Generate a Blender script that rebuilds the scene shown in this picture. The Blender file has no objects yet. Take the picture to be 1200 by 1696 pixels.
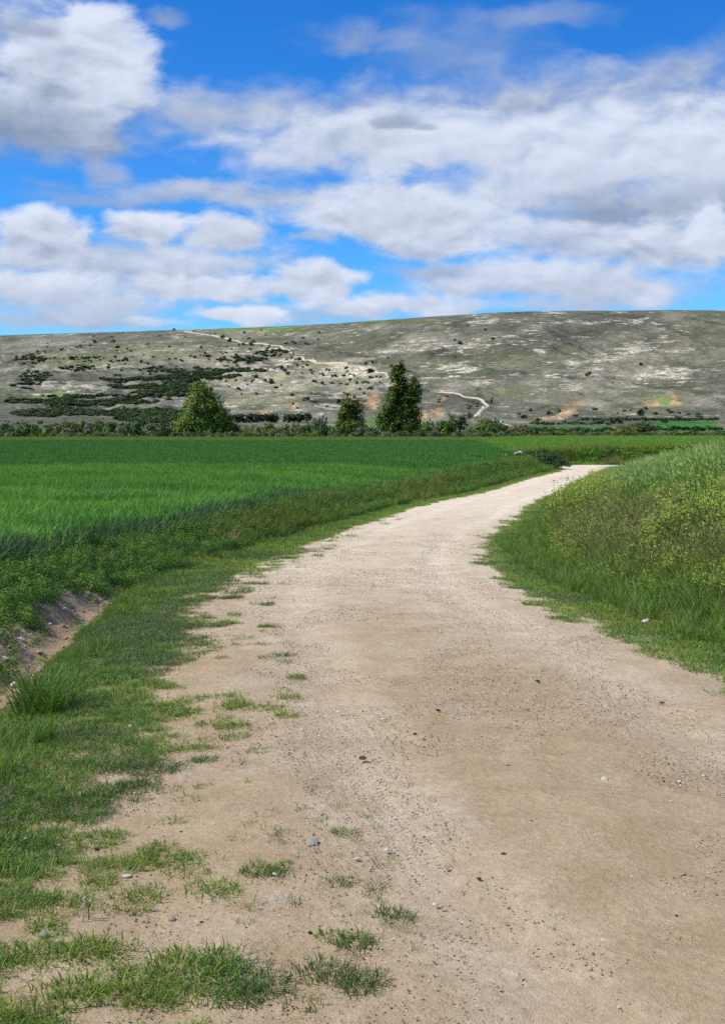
import bpy, math, random
import numpy as np
from mathutils import Vector, Matrix

random.seed(7)
RNG = np.random.default_rng(11)
scene = bpy.context.scene
COL = scene.collection
R = math.radians

# ------------------------------------------------------------------ camera
CAM_H = 1.6
F = 2000.0            # focal length in photograph pixels (1200 x 1696)
CX, HZ = 600.0, 705.0 # principal column and eye-level row
cam_d = bpy.data.cameras.new('camera')
cam = bpy.data.objects.new('camera', cam_d)
COL.objects.link(cam)
cam.location = (0, 0, CAM_H)
cam.rotation_euler = (R(90), 0, 0)
cam_d.sensor_fit = 'VERTICAL'
cam_d.sensor_height = 36
cam_d.lens = F / 1696 * 36
cam_d.shift_y = -(848 - HZ) / 1696
cam_d.clip_start = 0.05
cam_d.clip_end = 20000
scene.camera = cam

# ------------------------------------------------------------------ exposure / engine
vs = scene.view_settings
vs.view_transform = 'Standard'
vs.look = 'None'
vs.exposure = 0.0
vs.gamma = 1.0
vs.use_curve_mapping = False
scene.render.engine = 'CYCLES'
cy = scene.cycles
cy.use_denoising = False
cy.use_adaptive_sampling = True
cy.adaptive_threshold = 0.01
cy.max_bounces = 5
cy.diffuse_bounces = 3
cy.glossy_bounces = 2
cy.transmission_bounces = 3
cy.transparent_max_bounces = 4
cy.caustics_reflective = False
cy.caustics_refractive = False

# ------------------------------------------------------------------ sun
SUN_EL, SUN_AZ = R(48), R(-103)      # azimuth measured from +Y towards +X
sun_dir = Vector((math.sin(SUN_AZ) * math.cos(SUN_EL), math.cos(SUN_AZ) * math.cos(SUN_EL), math.sin(SUN_EL)))
sd = bpy.data.lights.new('sun', 'SUN')
sd.energy = 4.8
sd.angle = R(1.2)
sd.color = (1.0, 0.935, 0.80)
sun = bpy.data.objects.new('sun', sd)
COL.objects.link(sun)
sun.rotation_euler = sun_dir.to_track_quat('Z', 'Y').to_euler()
sun.location = (0, 0, 60)

# ------------------------------------------------------------------ node helpers
class NT:
    def __init__(self, tree):
        self.t = tree
    def n(self, typ, **kw):
        nd = self.t.nodes.new(typ)
        for k, v in kw.items():
            setattr(nd, k, v)
        return nd
    def put(self, sock, v):
        if v is None:
            return
        if isinstance(v, bpy.types.NodeSocket):
            self.t.links.new(v, sock)
        else:
            sock.default_value = v
    def math(self, op, a, b=None, c=None, clamp=False):
        nd = self.n('ShaderNodeMath', operation=op)
        nd.use_clamp = clamp
        self.put(nd.inputs[0], a); self.put(nd.inputs[1], b); self.put(nd.inputs[2], c)
        return nd.outputs[0]
    def vmath(self, op, a, b=None, out=0):
        nd = self.n('ShaderNodeVectorMath', operation=op)
        self.put(nd.inputs[0], a)
        if b is not None:
            self.put(nd.inputs[1], b)
        return nd.outputs[out]
    def mix(self, f, a, b, mode='MIX'):
        nd = self.n('ShaderNodeMix', data_type='RGBA', blend_type=mode)
        self.put(nd.inputs[0], f); self.put(nd.inputs[6], a); self.put(nd.inputs[7], b)
        return nd.outputs[2]
    def noise(self, vec, scale, detail=4, rough=0.55, out=0, dist=0.0, dim='3D'):
        nd = self.n('ShaderNodeTexNoise', noise_dimensions=dim)
        self.put(nd.inputs['Vector'], vec)
        nd.inputs['Scale'].default_value = scale
        nd.inputs['Detail'].default_value = detail
        nd.inputs['Roughness'].default_value = rough
        nd.inputs['Distortion'].default_value = dist
        return nd.outputs[out]
    def ramp(self, f, lo, hi, a=0.0, b=1.0, smooth=True):
        nd = self.n('ShaderNodeMapRange', interpolation_type='SMOOTHSTEP' if smooth else 'LINEAR')
        self.put(nd.inputs[0], f)
        self.put(nd.inputs[1], lo); self.put(nd.inputs[2], hi); self.put(nd.inputs[3], a); self.put(nd.inputs[4], b)
        return nd.outputs[0]
    def comb(self, x, y, z):
        nd = self.n('ShaderNodeCombineXYZ')
        self.put(nd.inputs[0], x); self.put(nd.inputs[1], y); self.put(nd.inputs[2], z)
        return nd.outputs[0]
    def sep(self, v):
        nd = self.n('ShaderNodeSeparateXYZ')
        self.put(nd.inputs[0], v)
        return nd.outputs

def c4(c):
    return (c[0], c[1], c[2], 1.0)

# ------------------------------------------------------------------ world: blue sky and layers of cumulus
world = bpy.data.worlds.new('World')
scene.world = world
world.use_nodes = True
wt = world.node_tree
wt.nodes.clear()
W = NT(wt)
geo = W.n('ShaderNodeTexCoord')
D = geo.outputs['Generated']
dx, dy, dz = W.sep(D)
az = W.math('ARCTAN2', dx, dy)
el = W.math('ARCSINE', dz)
sky = W.n('ShaderNodeTexSky', sky_type='NISHITA')
sky.sun_disc = False
sky.sun_elevation = SUN_EL
sky.sun_rotation = SUN_AZ
sky.altitude = 800
sky.air_density = 1.0
sky.dust_density = 0.1
sky.ozone_density = 3.0
# the blue of the photograph: a polarised, saturated spring sky
hsv = W.n('ShaderNodeHueSaturation')
W.put(hsv.inputs['Color'], sky.outputs[0])
hsv.inputs['Saturation'].default_value = 1.35
hsv.inputs['Value'].default_value = 1.0
blue = W.mix(1.0, hsv.outputs[0], (0.55, 1.0, 1.38, 1), 'MULTIPLY')
blue = W.vmath('SCALE', blue)
wt.nodes[-1].inputs['Scale'].default_value = 0.125

P0 = W.comb(az, el, 0.0)
# cloud noise lives on az/el, stretched sideways as clouds seen low over the land are
nv = W.vmath('MULTIPLY', P0, (1.0, 1.9, 1.0))
wA = W.noise(nv, 9.0, 4, 0.55, out=1)
wB = W.noise(nv, 30.0, 5, 0.5, out=1)
wA = W.vmath('SUBTRACT', wA, (0.5, 0.5, 0.5))
wB = W.vmath('SUBTRACT', wB, (0.5, 0.5, 0.5))
wA = W.vmath('MULTIPLY', wA, (0.055, 0.028, 0))
wB = W.vmath('MULTIPLY', wB, (0.022, 0.014, 0))
PW = W.vmath('ADD', W.vmath('ADD', P0, wA), wB)
nD = W.math('SUBTRACT', W.noise(nv, 20.0, 7, 0.56, dist=0.3), 0.5)       # edge detail
nS = W.math('SUBTRACT', W.noise(nv, 13.0, 6, 0.58, dist=0.5), 0.5)       # body shading
# billowing detail: same field sampled a little higher, the difference is the lit/shaded side
nvu = W.vmath('ADD', nv, (-0.006, 0.016, 0.0))
nDu = W.math('SUBTRACT', W.noise(nvu, 20.0, 7, 0.56, dist=0.3), 0.5)
relief = W.math('SUBTRACT', nD, nDu)

def make_cloud_group():
    g = bpy.data.node_groups.new('cloud_layer', 'ShaderNodeTree')
    for nm, ty in (('Prev', 'NodeSocketColor'), ('P', 'NodeSocketVector'), ('C', 'NodeSocketVector'), ('InvR', 'NodeSocketVector'),
                   ('Soft', 'NodeSocketFloat'), ('Op', 'NodeSocketFloat'), ('Top', 'NodeSocketFloat'), ('Bot', 'NodeSocketFloat'),
                   ('ND', 'NodeSocketFloat'), ('NS', 'NodeSocketFloat'), ('Rel', 'NodeSocketFloat'), ('Amp', 'NodeSocketFloat')):
        g.interface.new_socket(nm, in_out='INPUT', socket_type=ty)
    g.interface.new_socket('Color', in_out='OUTPUT', socket_type='NodeSocketColor')
    G = NT(g)
    gi = G.n('NodeGroupInput').outputs
    go = G.n('NodeGroupOutput')
    q = G.vmath('MULTIPLY', G.vmath('SUBTRACT', gi['P'], gi['C']), gi['InvR'])
    x, y, z = G.sep(q)
    yb = G.math('MINIMUM', y, 0.0)
    y2 = G.math('MULTIPLY_ADD', yb, 0.45, y)
    r = G.vmath('LENGTH', G.comb(x, y2, 0.0), out=1)
    d = G.math('SUBTRACT', 1.0, r)
    d = G.math('MULTIPLY_ADD', gi['ND'], gi['Amp'], d)
    m = G.ramp(d, 0.0, gi['Soft'])
    m = G.math('MULTIPLY', m, gi['Op'])
    s = G.math('MULTIPLY_ADD', y, 0.46, 0.58)
    s = G.math('MULTIPLY_ADD', gi['NS'], 0.85, s)
    s = G.math('MULTIPLY_ADD', gi['Rel'], 1.9, s, clamp=True)
    dif = G.math('SUBTRACT', gi['Top'], gi['Bot'])
    b = G.math('MULTIPLY_ADD', s, dif, gi['Bot'])
    # grey-blue undersides, near-white tops
    colr = G.mix(b, (0.11, 0.185, 0.335, 1), (0.76, 0.83, 0.98, 1))
    out = G.mix(m, gi['Prev'], colr)
    G.put(go.inputs[0], out)
    return g
CG = make_cloud_group()

def pix_dir(px, py):
    a = math.atan((px - CX) / F)
    return a, math.atan((HZ - py) / F * math.cos(a))

prev = blue
def cloud(px, py, rx, ry, soft, op, top, bot, amp=1.6):
    global prev
    a, e = pix_dir(px, py)
    nd = W.n('ShaderNodeGroup')
    nd.node_tree = CG
    for k, v in (('Prev', prev), ('P', PW), ('C', (a, e, 0)), ('InvR', (F / rx, F / ry, 0)), ('Soft', soft), ('Op', op), ('Top', top), ('Bot', bot),
                 ('ND', nD), ('NS', nS), ('Rel', relief), ('Amp', amp)):
        W.put(nd.inputs[k], v)
    prev = nd.outputs[0]

# general broken cloud over the rest of the sky, fading out where the named clouds are
gn = W.noise(W.vmath('MULTIPLY', P0, (1.0, 2.4, 1.0)), 3.2, 9, 0.58, dist=0.4)
cen = W.vmath('LENGTH', W.vmath('MULTIPLY', W.vmath('SUBTRACT', P0, (0.0, 0.17, 0.0)), (1.0, 1.3, 0.0)), out=1)
away = W.ramp(cen, 0.30, 0.48)
gm = W.math('MULTIPLY', W.ramp(gn, 0.47, 0.60), W.ramp(el, -0.02, 0.02))
gsh = W.noise(W.vmath('MULTIPLY', P0, (1.0, 1.9, 1.0)), 13.0, 4, 0.58)
gcol = W.mix(W.math('MULTIPLY_ADD', gsh, 1.0, 0.1, clamp=True), (0.20, 0.27, 0.40, 1), (0.78, 0.84, 0.96, 1))
general = W.mix(gm, blue, gcol)

#      px   py   rx   ry  soft op  top bot
CLOUDS = [
    # thin veils high up
    (760,  95, 190,  70, 1.1, .50, .50, .40), (585,  68, 105,  32, .9, .55, .50, .40), (900,  34, 130,  24, .9, .50, .50, .42),
    (1140, 120, 130, 55, 1.0, .70, .54, .38), (985, 100,  36,  22, .9, .45, .55, .45), (265,  28,  60,  12, .9, .6, .5, .4), (690, 40, 90, 26, 1.1, .35, .5, .4),
    # great bank crossing from the centre to the right
    (300, 185, 130,  55, .9, .85, .66, .46), (400, 195, 190,  60, 1.0, .80, .62, .46), (620, 190, 260,  50, 1.0, .75, .60, .46), (900, 170, 330,  66, .9, .90, .64, .46), (1120, 190, 200, 66, .9, .9, .64, .42),
    (580, 250, 270,  62, .7, .97, .86, .62), (760, 240, 300,  72, .7, 1.0, .94, .72), (980, 250, 300,  84, .7, 1.0, .97, .74), (1150, 260, 160, 95, .6, 1.0, .98, .70),
    (860, 318, 330,  52, .8, 1.0, .86, .60), (1070, 345, 230,  62, .8, 1.0, .66, .28), (1010, 368, 150,  34, .9, .9, .40, .24), (1150, 350, 90, 50, .8, .8, .55, .38),
    (628, 210,  27,  14, .7, .85, .50, .38), (660, 206,  32,  18, .7, .9, .48, .36), (696, 213,  27,  12, .7, .85, .48, .38), (850, 168,  60,  24, .9, .6, .48, .38), (870, 250, 14, 26, .9, .5, .6, .5),
    # long grey streamers left of it
    (170, 325, 150,  16, .9, .60, .46, .36), (190, 290,  52,  34, .8, .75, .64, .46), (300, 318, 150, 22, .9, .75, .60, .44), (450, 322, 220,  28, .8, .92, .74, .52), (80, 300, 70, 12, .9, .4, .42, .34),
    # middle cumulus
    (580, 350, 160,  40, .6, .97, .88, .60), (690, 380, 175,  66, .5, 1.0, .98, .56), (520, 398,  40,  16, .7, .7, .66, .5), (700, 350, 190, 40, .7, .95, .92, .66),
    (990, 400, 160, 34, .6, .97, .88, .52), (1110, 412, 130, 52, .6, 1.0, .90, .48), (1165, 390, 45, 44, .5, .95, .98, .72), (880, 380, 90, 34, .7, .95, .88, .60),
    (850, 460, 210,  20, .8, .75, .58, .44), (920, 462, 240,  46, .55, .97, .90, .54), (720, 450, 95,  22, .7, .9, .66, .42), (1060, 488, 150, 40, .8, .9, .74, .54), (760, 478, 120, 18, .8, .8, .8, .6),
    # great cloud upper left
    (60, 225, 200,  62, .8, 1.0, .52, .26), (130, 180, 150, 80, .8, 1.0, .60, .34), (95, 130, 160, 120, .55, 1.0, .94, .40), (150,  85, 100,  72, .5, .97, .98, .62), (185, 145, 85, 55, .6, .95, .98, .66), (55, 52, 60, 24, .9, .85, .42, .32), (60, 215, 190, 62, 1.0, .92, .46, .28),
    # low cumulus on the left
    (230, 440, 270,  58, .7, .97, .74, .48), (70, 402,  85,  55, .45, 1.0, 1.0, .48), (245, 380,  74,  38, .45, 1.0, .98, .60), (388, 388,  68,  34, .5, 1.0, .92, .58),
    (330, 432, 150,  26, .7, .92, .84, .58), (80, 478, 110,  32, .5, 1.0, 1.0, .64), (320, 480, 160,  30, .5, 1.0, .96, .62), (515, 473,  86,  34, .45, 1.0, .94, .60),
    (140, 505, 190,  28, .7, .97, .80, .52), (110, 535, 220,  24, .8, .95, .70, .50), (480, 522, 240, 24, .9, .65, .62, .48),
    (385, 528,  85,  20, .45, 1.0, 1.0, .74), (660, 508, 190,  22, .55, .97, .96, .66), (900, 505, 170, 18, .8, .85, .76, .58), (250, 540, 50, 10, .6, .8, .9, .7), (1090, 496, 40, 26, .7, .9, .9, .64),
]
for c in CLOUDS:
    cloud(c[0], c[1], c[2] * 1.18, c[3] * 1.28, c[4] * (1.1 if c[4] > .5 else .92), c[5], c[6] - .02, c[7] - .10, amp=1.2)
bg1 = W.n('ShaderNodeBackground'); W.put(bg1.inputs['Color'], prev)
bg2 = W.n('ShaderNodeBackground'); W.put(bg2.inputs['Color'], general)
msh = W.n('ShaderNodeMixShader')
W.put(msh.inputs[0], away)
wt.links.new(bg1.outputs[0], msh.inputs[1]); wt.links.new(bg2.outputs[0], msh.inputs[2])
wo = W.n('ShaderNodeOutputWorld')
wt.links.new(msh.outputs[0], wo.inputs[0])
world.cycles.sampling_method = 'MANUAL'
world.cycles.sample_map_resolution = 512

# ------------------------------------------------------------------ numeric noise
def _hash(ix, iy, seed):
    h = (ix.astype(np.int64) * 374761393 + iy.astype(np.int64) * 668265263 + seed * 1442695041) & 0xFFFFFFFF
    h = ((h ^ (h >> 13)) * 1274126177) & 0xFFFFFFFF
    h = ((h ^ (h >> 16)) * 2246822519) & 0xFFFFFFFF
    return ((h ^ (h >> 15)) & 0xFFFFFF) / float(0xFFFFFF)
def vnoise(x, y, seed=0):
    x = np.asarray(x, float); y = np.asarray(y, float)
    ix = np.floor(x); iy = np.floor(y)
    fx = x - ix; fy = y - iy
    fx = fx * fx * fx * (fx * (fx * 6 - 15) + 10); fy = fy * fy * fy * (fy * (fy * 6 - 15) + 10)
    a = _hash(ix, iy, seed); b = _hash(ix + 1, iy, seed); c = _hash(ix, iy + 1, seed); d = _hash(ix + 1, iy + 1, seed)
    return (a + (b - a) * fx) * (1 - fy) + (c + (d - c) * fx) * fy
def fbm(x, y, seed=0, oct=4, gain=0.5):
    x = np.asarray(x, float); y = np.asarray(y, float)
    s = 0; a = 1; n = 0
    for o in range(oct):
        s = s + a * vnoise(x * 2 ** o + 17.3 * o, y * 2 ** o - 9.1 * o, seed + o)
        n += a; a *= gain
    return s / n          # 0..1, mean .5
def sst(a, b, x):
    t = np.clip((np.asarray(x, float) - a) / (b - a), 0, 1)
    return t * t * (3 - 2 * t)
def pchip(xs, ys):
    xs = np.array(xs, float); ys = np.array(ys, float)
    h = np.diff(xs); dl = np.diff(ys) / h
    m = np.zeros_like(ys)
    m[0], m[-1] = dl[0], dl[-1]
    for i in range(1, len(xs) - 1):
        if dl[i - 1] * dl[i] > 0:
            w1, w2 = 2 * h[i] + h[i - 1], h[i] + 2 * h[i - 1]
            m[i] = (w1 + w2) / (w1 / dl[i - 1] + w2 / dl[i])
    def f(x):
        x = np.clip(np.asarray(x, float), xs[0], xs[-1])
        i = np.clip(np.searchsorted(xs, x) - 1, 0, len(xs) - 2)
        t = (x - xs[i]) / h[i]
        return ((1 + 2 * t) * (1 - t) ** 2 * ys[i] + t * (1 - t) ** 2 * h[i] * m[i] + t * t * (3 - 2 * t) * ys[i + 1] + t * t * (t - 1) * h[i] * m[i + 1])
    return f

# ------------------------------------------------------------------ the lie of the land
# centreline of the dirt road: x, y, z, half width
ROAD = [(16, -45, .6, 1.75), (9, -25, .35, 1.75), (4.2, -8, .12, 1.75), (2.6, -2, .03, 1.75), (1.25, 3.75, 0, 1.75), (.97, 5, -.005, 1.75), (.59, 8, -.05, 1.76), (.15, 12, -.2, 1.74),
        (.2, 18.5, -.48, 1.70), (.55, 22, -.6, 1.68), (1.63, 29, -.8, 1.78), (2.8, 35, -.98, 1.92), (4.05, 42, -1.17, 1.92), (7.7, 58, -1.6, 1.82), (11.1, 72, -1.74, 1.70),
        (13.3, 80, -1.78, 1.68), (17.7, 97, -1.9, 1.7), (18.5, 103.5, -1.95, 1.95), (20.0, 109, -2.02, 2.3), (23.0, 111.8, -2.1, 2.2), (27, 112.4, -2.22, 1.8), (33, 111.5, -2.35, 1.7), (60, 106, -2.6, 1.7), (160, 95, -3, 1.7)]
def catmull(P, n):
    P = np.array(P, float)
    out = []
    for i in range(len(P) - 1):
        p0 = P[max(i - 1, 0)]; p1 = P[i]; p2 = P[i + 1]; p3 = P[min(i + 2, len(P) - 1)]
        d1 = np.linalg.norm((p2 - p1)[:2])
        d0 = max(np.linalg.norm((p1 - p0)[:2]), 1e-6); d2 = max(np.linalg.norm((p3 - p2)[:2]), 1e-6)
        m1 = ((p2 - p1) / d1 * d0 + (p1 - p0) / d0 * d1) / (d0 + d1) * d1 if i > 0 else (p2 - p1)
        m2 = ((p3 - p2) / d2 * d1 + (p2 - p1) / d1 * d2) / (d1 + d2) * d1 if i < len(P) - 2 else (p2 - p1)
        k = max(3, int(d1 / n))
        for j in range(k):
            t = j / k
            out.append((2 * t ** 3 - 3 * t * t + 1) * p1 + (t ** 3 - 2 * t * t + t) * m1 + (-2 * t ** 3 + 3 * t * t) * p2 + (t ** 3 - t * t) * m2)
    out.append(P[-1])
    return np.array(out)
RC = catmull(ROAD, 0.5)
RT = np.gradient(RC[:, :2], axis=0)
RT /= np.linalg.norm(RT, axis=1)[:, None]
RN = np.stack([RT[:, 1], -RT[:, 0]], 1)     # to the right of travel

def road_info(X, Y):
    """signed distance from the centreline (right positive), road level, half width, station y"""
    X = np.asarray(X, float).ravel(); Y = np.asarray(Y, float).ravel()
    d = np.empty_like(X); z = np.empty_like(X); hw = np.empty_like(X); st = np.empty_like(X)
    coarse = RC[::6]
    for a in range(0, len(X), 4000):
        x = X[a:a + 4000]; y = Y[a:a + 4000]
        i0 = np.argmin((x[:, None] - coarse[None, :, 0]) ** 2 + (y[:, None] - coarse[None, :, 1]) ** 2, 1) * 6
        best = np.full(len(x), 1e18); bi = i0.copy()
        for k in range(-7, 8):
            j = np.clip(i0 + k, 0, len(RC) - 1)
            q = (x - RC[j, 0]) ** 2 + (y - RC[j, 1]) ** 2
            w = q < best
            best[w] = q[w]; bi[w] = j[w]
        along = (x - RC[bi, 0]) * RT[bi, 0] + (y - RC[bi, 1]) * RT[bi, 1]
        nb = np.clip(bi + np.where(along > 0, 1, -1), 0, len(RC) - 1)
        seg = np.linalg.norm(RC[nb, :2] - RC[bi, :2], axis=1) + 1e-9
        t = np.clip(np.abs(along) / seg, 0, 1)
        lat = (x - RC[bi, 0]) * RN[bi, 0] + (y - RC[bi, 1]) * RN[bi, 1]
        lat2 = (x - RC[nb, 0]) * RN[nb, 0] + (y - RC[nb, 1]) * RN[nb, 1]
        d[a:a + 4000] = lat + (lat2 - lat) * t
        z[a:a + 4000] = RC[bi, 2] + (RC[nb, 2] - RC[bi, 2]) * t
        hw[a:a + 4000] = RC[bi, 3] + (RC[nb, 3] - RC[bi, 3]) * t
        st[a:a + 4000] = RC[bi, 1] + (RC[nb, 1] - RC[bi, 1]) * t
    far = np.sqrt((X - RC[-1, 0]) ** 2 + (Y - RC[-1, 1]) ** 2)
    return d, z, hw, st

f_field = pchip([-60, 0, 10, 16, 20, 30, 62, 100, 230, 260, 330, 450, 600, 700, 5000], [.4, .2, .05, -.1, -.18, -.36, -.67, -.78, -.85, -1.3, -1.8, -1.2, 1.2, 4.5, 5])
f_edge = pchip([-60, 3, 8, 13, 18, 24, 34, 54, 74, 94, 112], [4.5, 4.2, 3.3, 2.4, 1.75, 1.6, 2.0, 2.3, 2.9, 2.7, 2.6])
f_right = pchip([-60, 0, 8, 15, 22, 30, 40, 60, 72, 85, 100, 120], [.9, .7, .75, .95, .75, .42, .05, -.62, -1.2, -1.55, -1.7, -1.7])

def near_height(X, Y, parts=False):
    shp = np.shape(X)
    X = np.asarray(X, float).ravel(); Y = np.asarray(Y, float).ravel()
    d, zr, hw, st = road_info(X, Y)
    dl = -d - hw; dr = d - hw
    e = f_edge(st)
    zf = f_field(Y) + .38 * sst(18, 33, X) * sst(95, 112, Y) * (1 - sst(200, 260, Y))
    zf = zf - .32 * (1 - sst(0, 6, dl - e)) * sst(28, 50, Y) * (1 - sst(100, 112, Y))
    tl = sst(0.42, 1.0, dl / e)
    left = zr + (zf - zr) * tl
    left = left - .20 * np.exp(-((dl - 1.22) / .36) ** 2) * sst(5.5, 8.5, st) * (1 - sst(13, 17, st))
    tr = sst(.35, 4.7, dr)
    right = zr + (f_right(st) - zr) * tr
    right = right + (f_field(Y) - right) * sst(60, 140, dr)
    z = np.where(dl > 0, left, np.where(dr > 0, right, zr + .03 * (1 - (d / hw) ** 2)))
    out = np.maximum(dl, dr)
    rough = sst(0.0, 1.2, out) * (1 - sst(60, 140, Y))
    z = z + rough * (.09 * (fbm(X / .8, Y / .8, 3, 4) - .5) + .16 * (fbm(X / 3.5, Y / 3.5, 9, 3) - .5))
    bare = bare_mask(dl, e, st)
    z = z + bare * .26 * (fbm(X / .26, Y / .26, 21, 4, .6) - .5)
    if parts:
        return z.reshape(shp), dl.reshape(shp), dr.reshape(shp), st.reshape(shp), e.reshape(shp)
    return z.reshape(shp)
def bare_mask(dl, e, st):
    return sst(.95, 1.2, dl) * (1 - sst(.56, .74, dl / e)) * sst(6.5, 8.5, st) * (1 - sst(13.3, 15.2, st))

f_ye = pchip([-2500, -900, -510, -100, 50, 196, 400, 900, 2500], [2300, 1950, 1770, 1610, 1500, 1405, 1390, 1360, 1500])
f_yf = pchip([-2500, -900, -300, 0, 120, 200, 300, 900, 2500], [700, 640, 650, 690, 730, 745, 720, 680, 700])
p_left = pchip([-1, 0, .2, .4, .6, .8, .92, 1, 1.1, 4], [0, 0, .09, .24, .44, .70, .91, 1, 1.005, 1.005])
p_right = pchip([-1, 0, .15, .3, .5, .7, .85, .95, 1, 1.1, 4], [0, 0, .05, .13, .33, .62, .86, .975, 1, 1.005, 1.005])
TOPZ = 134.0
def hill_height(X, Y):
    X = np.asarray(X, float); Y = np.asarray(Y, float)
    ye = f_ye(X) + 16 * (fbm(X / 90, X * 0 + 3, 5, 3) - .5); yf = f_yf(X)
    t = (Y - yf) / (ye - yf)
    body = sst(0, .25, t) * (1 - sst(.70, .93, t))
    t2 = t + body * .10 * (fbm(X / 210, Y / 300, 31, 4) - .5)
    w = sst(-120, 120, X)
    p = p_left(t2) * (1 - w) + p_right(t2) * w
    z = f_field(np.minimum(Y, 700)) + p * (TOPZ - 4.5)
    # spurs and gullies that run down the slope
    rid = 1 - np.abs(2 * fbm((X + .35 * Y) / 95, (Y - .2 * X) / 420, 41, 4) - 1)
    z = z + body * (24 * (rid - .72)) * (.45 + .55 * w)
    rid2 = 1 - np.abs(2 * fbm((X + .5 * Y) / 34, (Y - .3 * X) / 190, 43, 4) - 1)
    z = z + body * 8 * (rid2 - .72) * (.35 + .65 * w)
    z = z + body * 5 * (fbm(X / 45, Y / 60, 47, 4) - .5)
    # old terraces on the left-hand slopes and rock ledges
    st = 5.5
    zz = z + 2.0 * (fbm(X / 120, Y / 120, 53, 3) - .5)
    fr = zz / st - np.floor(zz / st)
    step = (sst(.62, .95, fr) - fr) * st
    z = z + step * .75 * body * (1 - .5 * w)
    z = z + .35 * (fbm(X / 9, Y / 9, 61, 3) - .5) * sst(0, .1, t)
    return z
def height(X, Y):
    X = np.asarray(X, float); Y = np.asarray(Y, float)
    zn = near_height(X, Y)
    return np.where(Y > 520, hill_height(X, Y), zn)
def project(X, Y, Z):
    return CX + F * X / Y, HZ + F * (CAM_H - Z) / Y
def unproject(px, py):
    """where the sight line through a photograph pixel meets the land"""
    px = np.atleast_1d(np.asarray(px, float)); py = np.atleast_1d(np.asarray(py, float))
    res = np.full(len(px), 2600.0)
    todo = np.ones(len(px), bool)
    for ys in (np.geomspace(2.5, 30, 120), np.geomspace(30, 520, 160), np.geomspace(521, 2600, 260)):
        i = np.where(todo)[0]
        if len(i) == 0: break
        if ys[0] < 500:
            i = i[py[i] > 712] if ys[0] < 20 else i[py[i] > 704]
            if len(i) == 0: continue
        fn = hill_height if ys[0] > 500 else near_height
        Yg = np.broadcast_to(ys, (len(i), len(ys)))
        Xg = (px[i, None] - CX) / F * Yg
        Zr = CAM_H - (py[i, None] - HZ) / F * Yg
        below = Zr < fn(Xg.ravel(), Yg.ravel()).reshape(Yg.shape)
        hit = below.any(1)
        k = np.maximum(np.argmax(below, 1), 1)[hit]
        j = i[hit]
        a = ys[k - 1]; b = ys[k]
        for _ in range(10):
            m = (a + b) / 2
            bl = CAM_H - (py[j] - HZ) / F * m < fn((px[j] - CX) / F * m, m)
            b = np.where(bl, m, b); a = np.where(bl, a, m)
        res[j] = b; todo[j] = False
    X = (px - CX) / F * res
    return np.stack([X, res, height(X, res)], 1)

# ------------------------------------------------------------------ object helpers
def tag(o, label=None, cat=None, group=None, kind=None):
    if label: o['label'] = label
    if cat: o['category'] = cat
    if group: o['group'] = group
    if kind: o['kind'] = kind
    return o
def mesh_np(name, V, Fc, mat=None, smooth=False):
    me = bpy.data.meshes.new(name)
    V = np.asarray(V, np.float32)
    if isinstance(Fc, np.ndarray) and Fc.ndim == 2:
        n, k = Fc.shape
        me.vertices.add(len(V)); me.vertices.foreach_set('co', V.ravel())
        me.loops.add(n * k); me.loops.foreach_set('vertex_index', Fc.astype(np.int32).ravel())
        me.polygons.add(n); me.polygons.foreach_set('loop_start', np.arange(0, n * k, k, dtype=np.int32))
        me.update(calc_edges=True)
    else:
        me.from_pydata([tuple(map(float, v)) for v in V], [], Fc)
    if smooth:
        me.polygons.foreach_set('use_smooth', np.ones(len(me.polygons), bool))
    if mat: me.materials.append(mat)
    return me
def obj(name, me, parent=None, loc=None, rot=None, scale=None):
    o = bpy.data.objects.new(name, me)
    COL.objects.link(o)
    if parent: o.parent = parent
    if loc is not None: o.location = tuple(map(float, loc))
    if rot is not None: o.rotation_euler = rot
    if scale is not None: o.scale = scale
    return o
def empty(name, loc, rotz=0.0, label=None, cat=None, group=None, scale=None):
    o = bpy.data.objects.new(name, None)
    o.empty_display_size = .2
    COL.objects.link(o)
    o.location = tuple(map(float, loc)); o.rotation_euler = (0, 0, rotz)
    if scale is not None: o.scale = scale
    return tag(o, label, cat, group)
def copy_tree(o, parent=None):
    c = o.copy(); COL.objects.link(c)
    c.parent = parent
    for ch in o.children:
        copy_tree(ch, c)
    return c
def set_attr(me, name, arr, typ='FLOAT'):
    at = me.attributes.new(name, typ, 'POINT')
    if typ == 'FLOAT': at.data.foreach_set('value', np.asarray(arr, np.float32).ravel())
    elif typ == 'INT': at.data.foreach_set('value', np.asarray(arr, np.int32).ravel())
    elif typ == 'FLOAT_VECTOR': at.data.foreach_set('vector', np.asarray(arr, np.float32).ravel())
    elif typ == 'FLOAT_COLOR': at.data.foreach_set('color', np.asarray(arr, np.float32).ravel())

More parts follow.
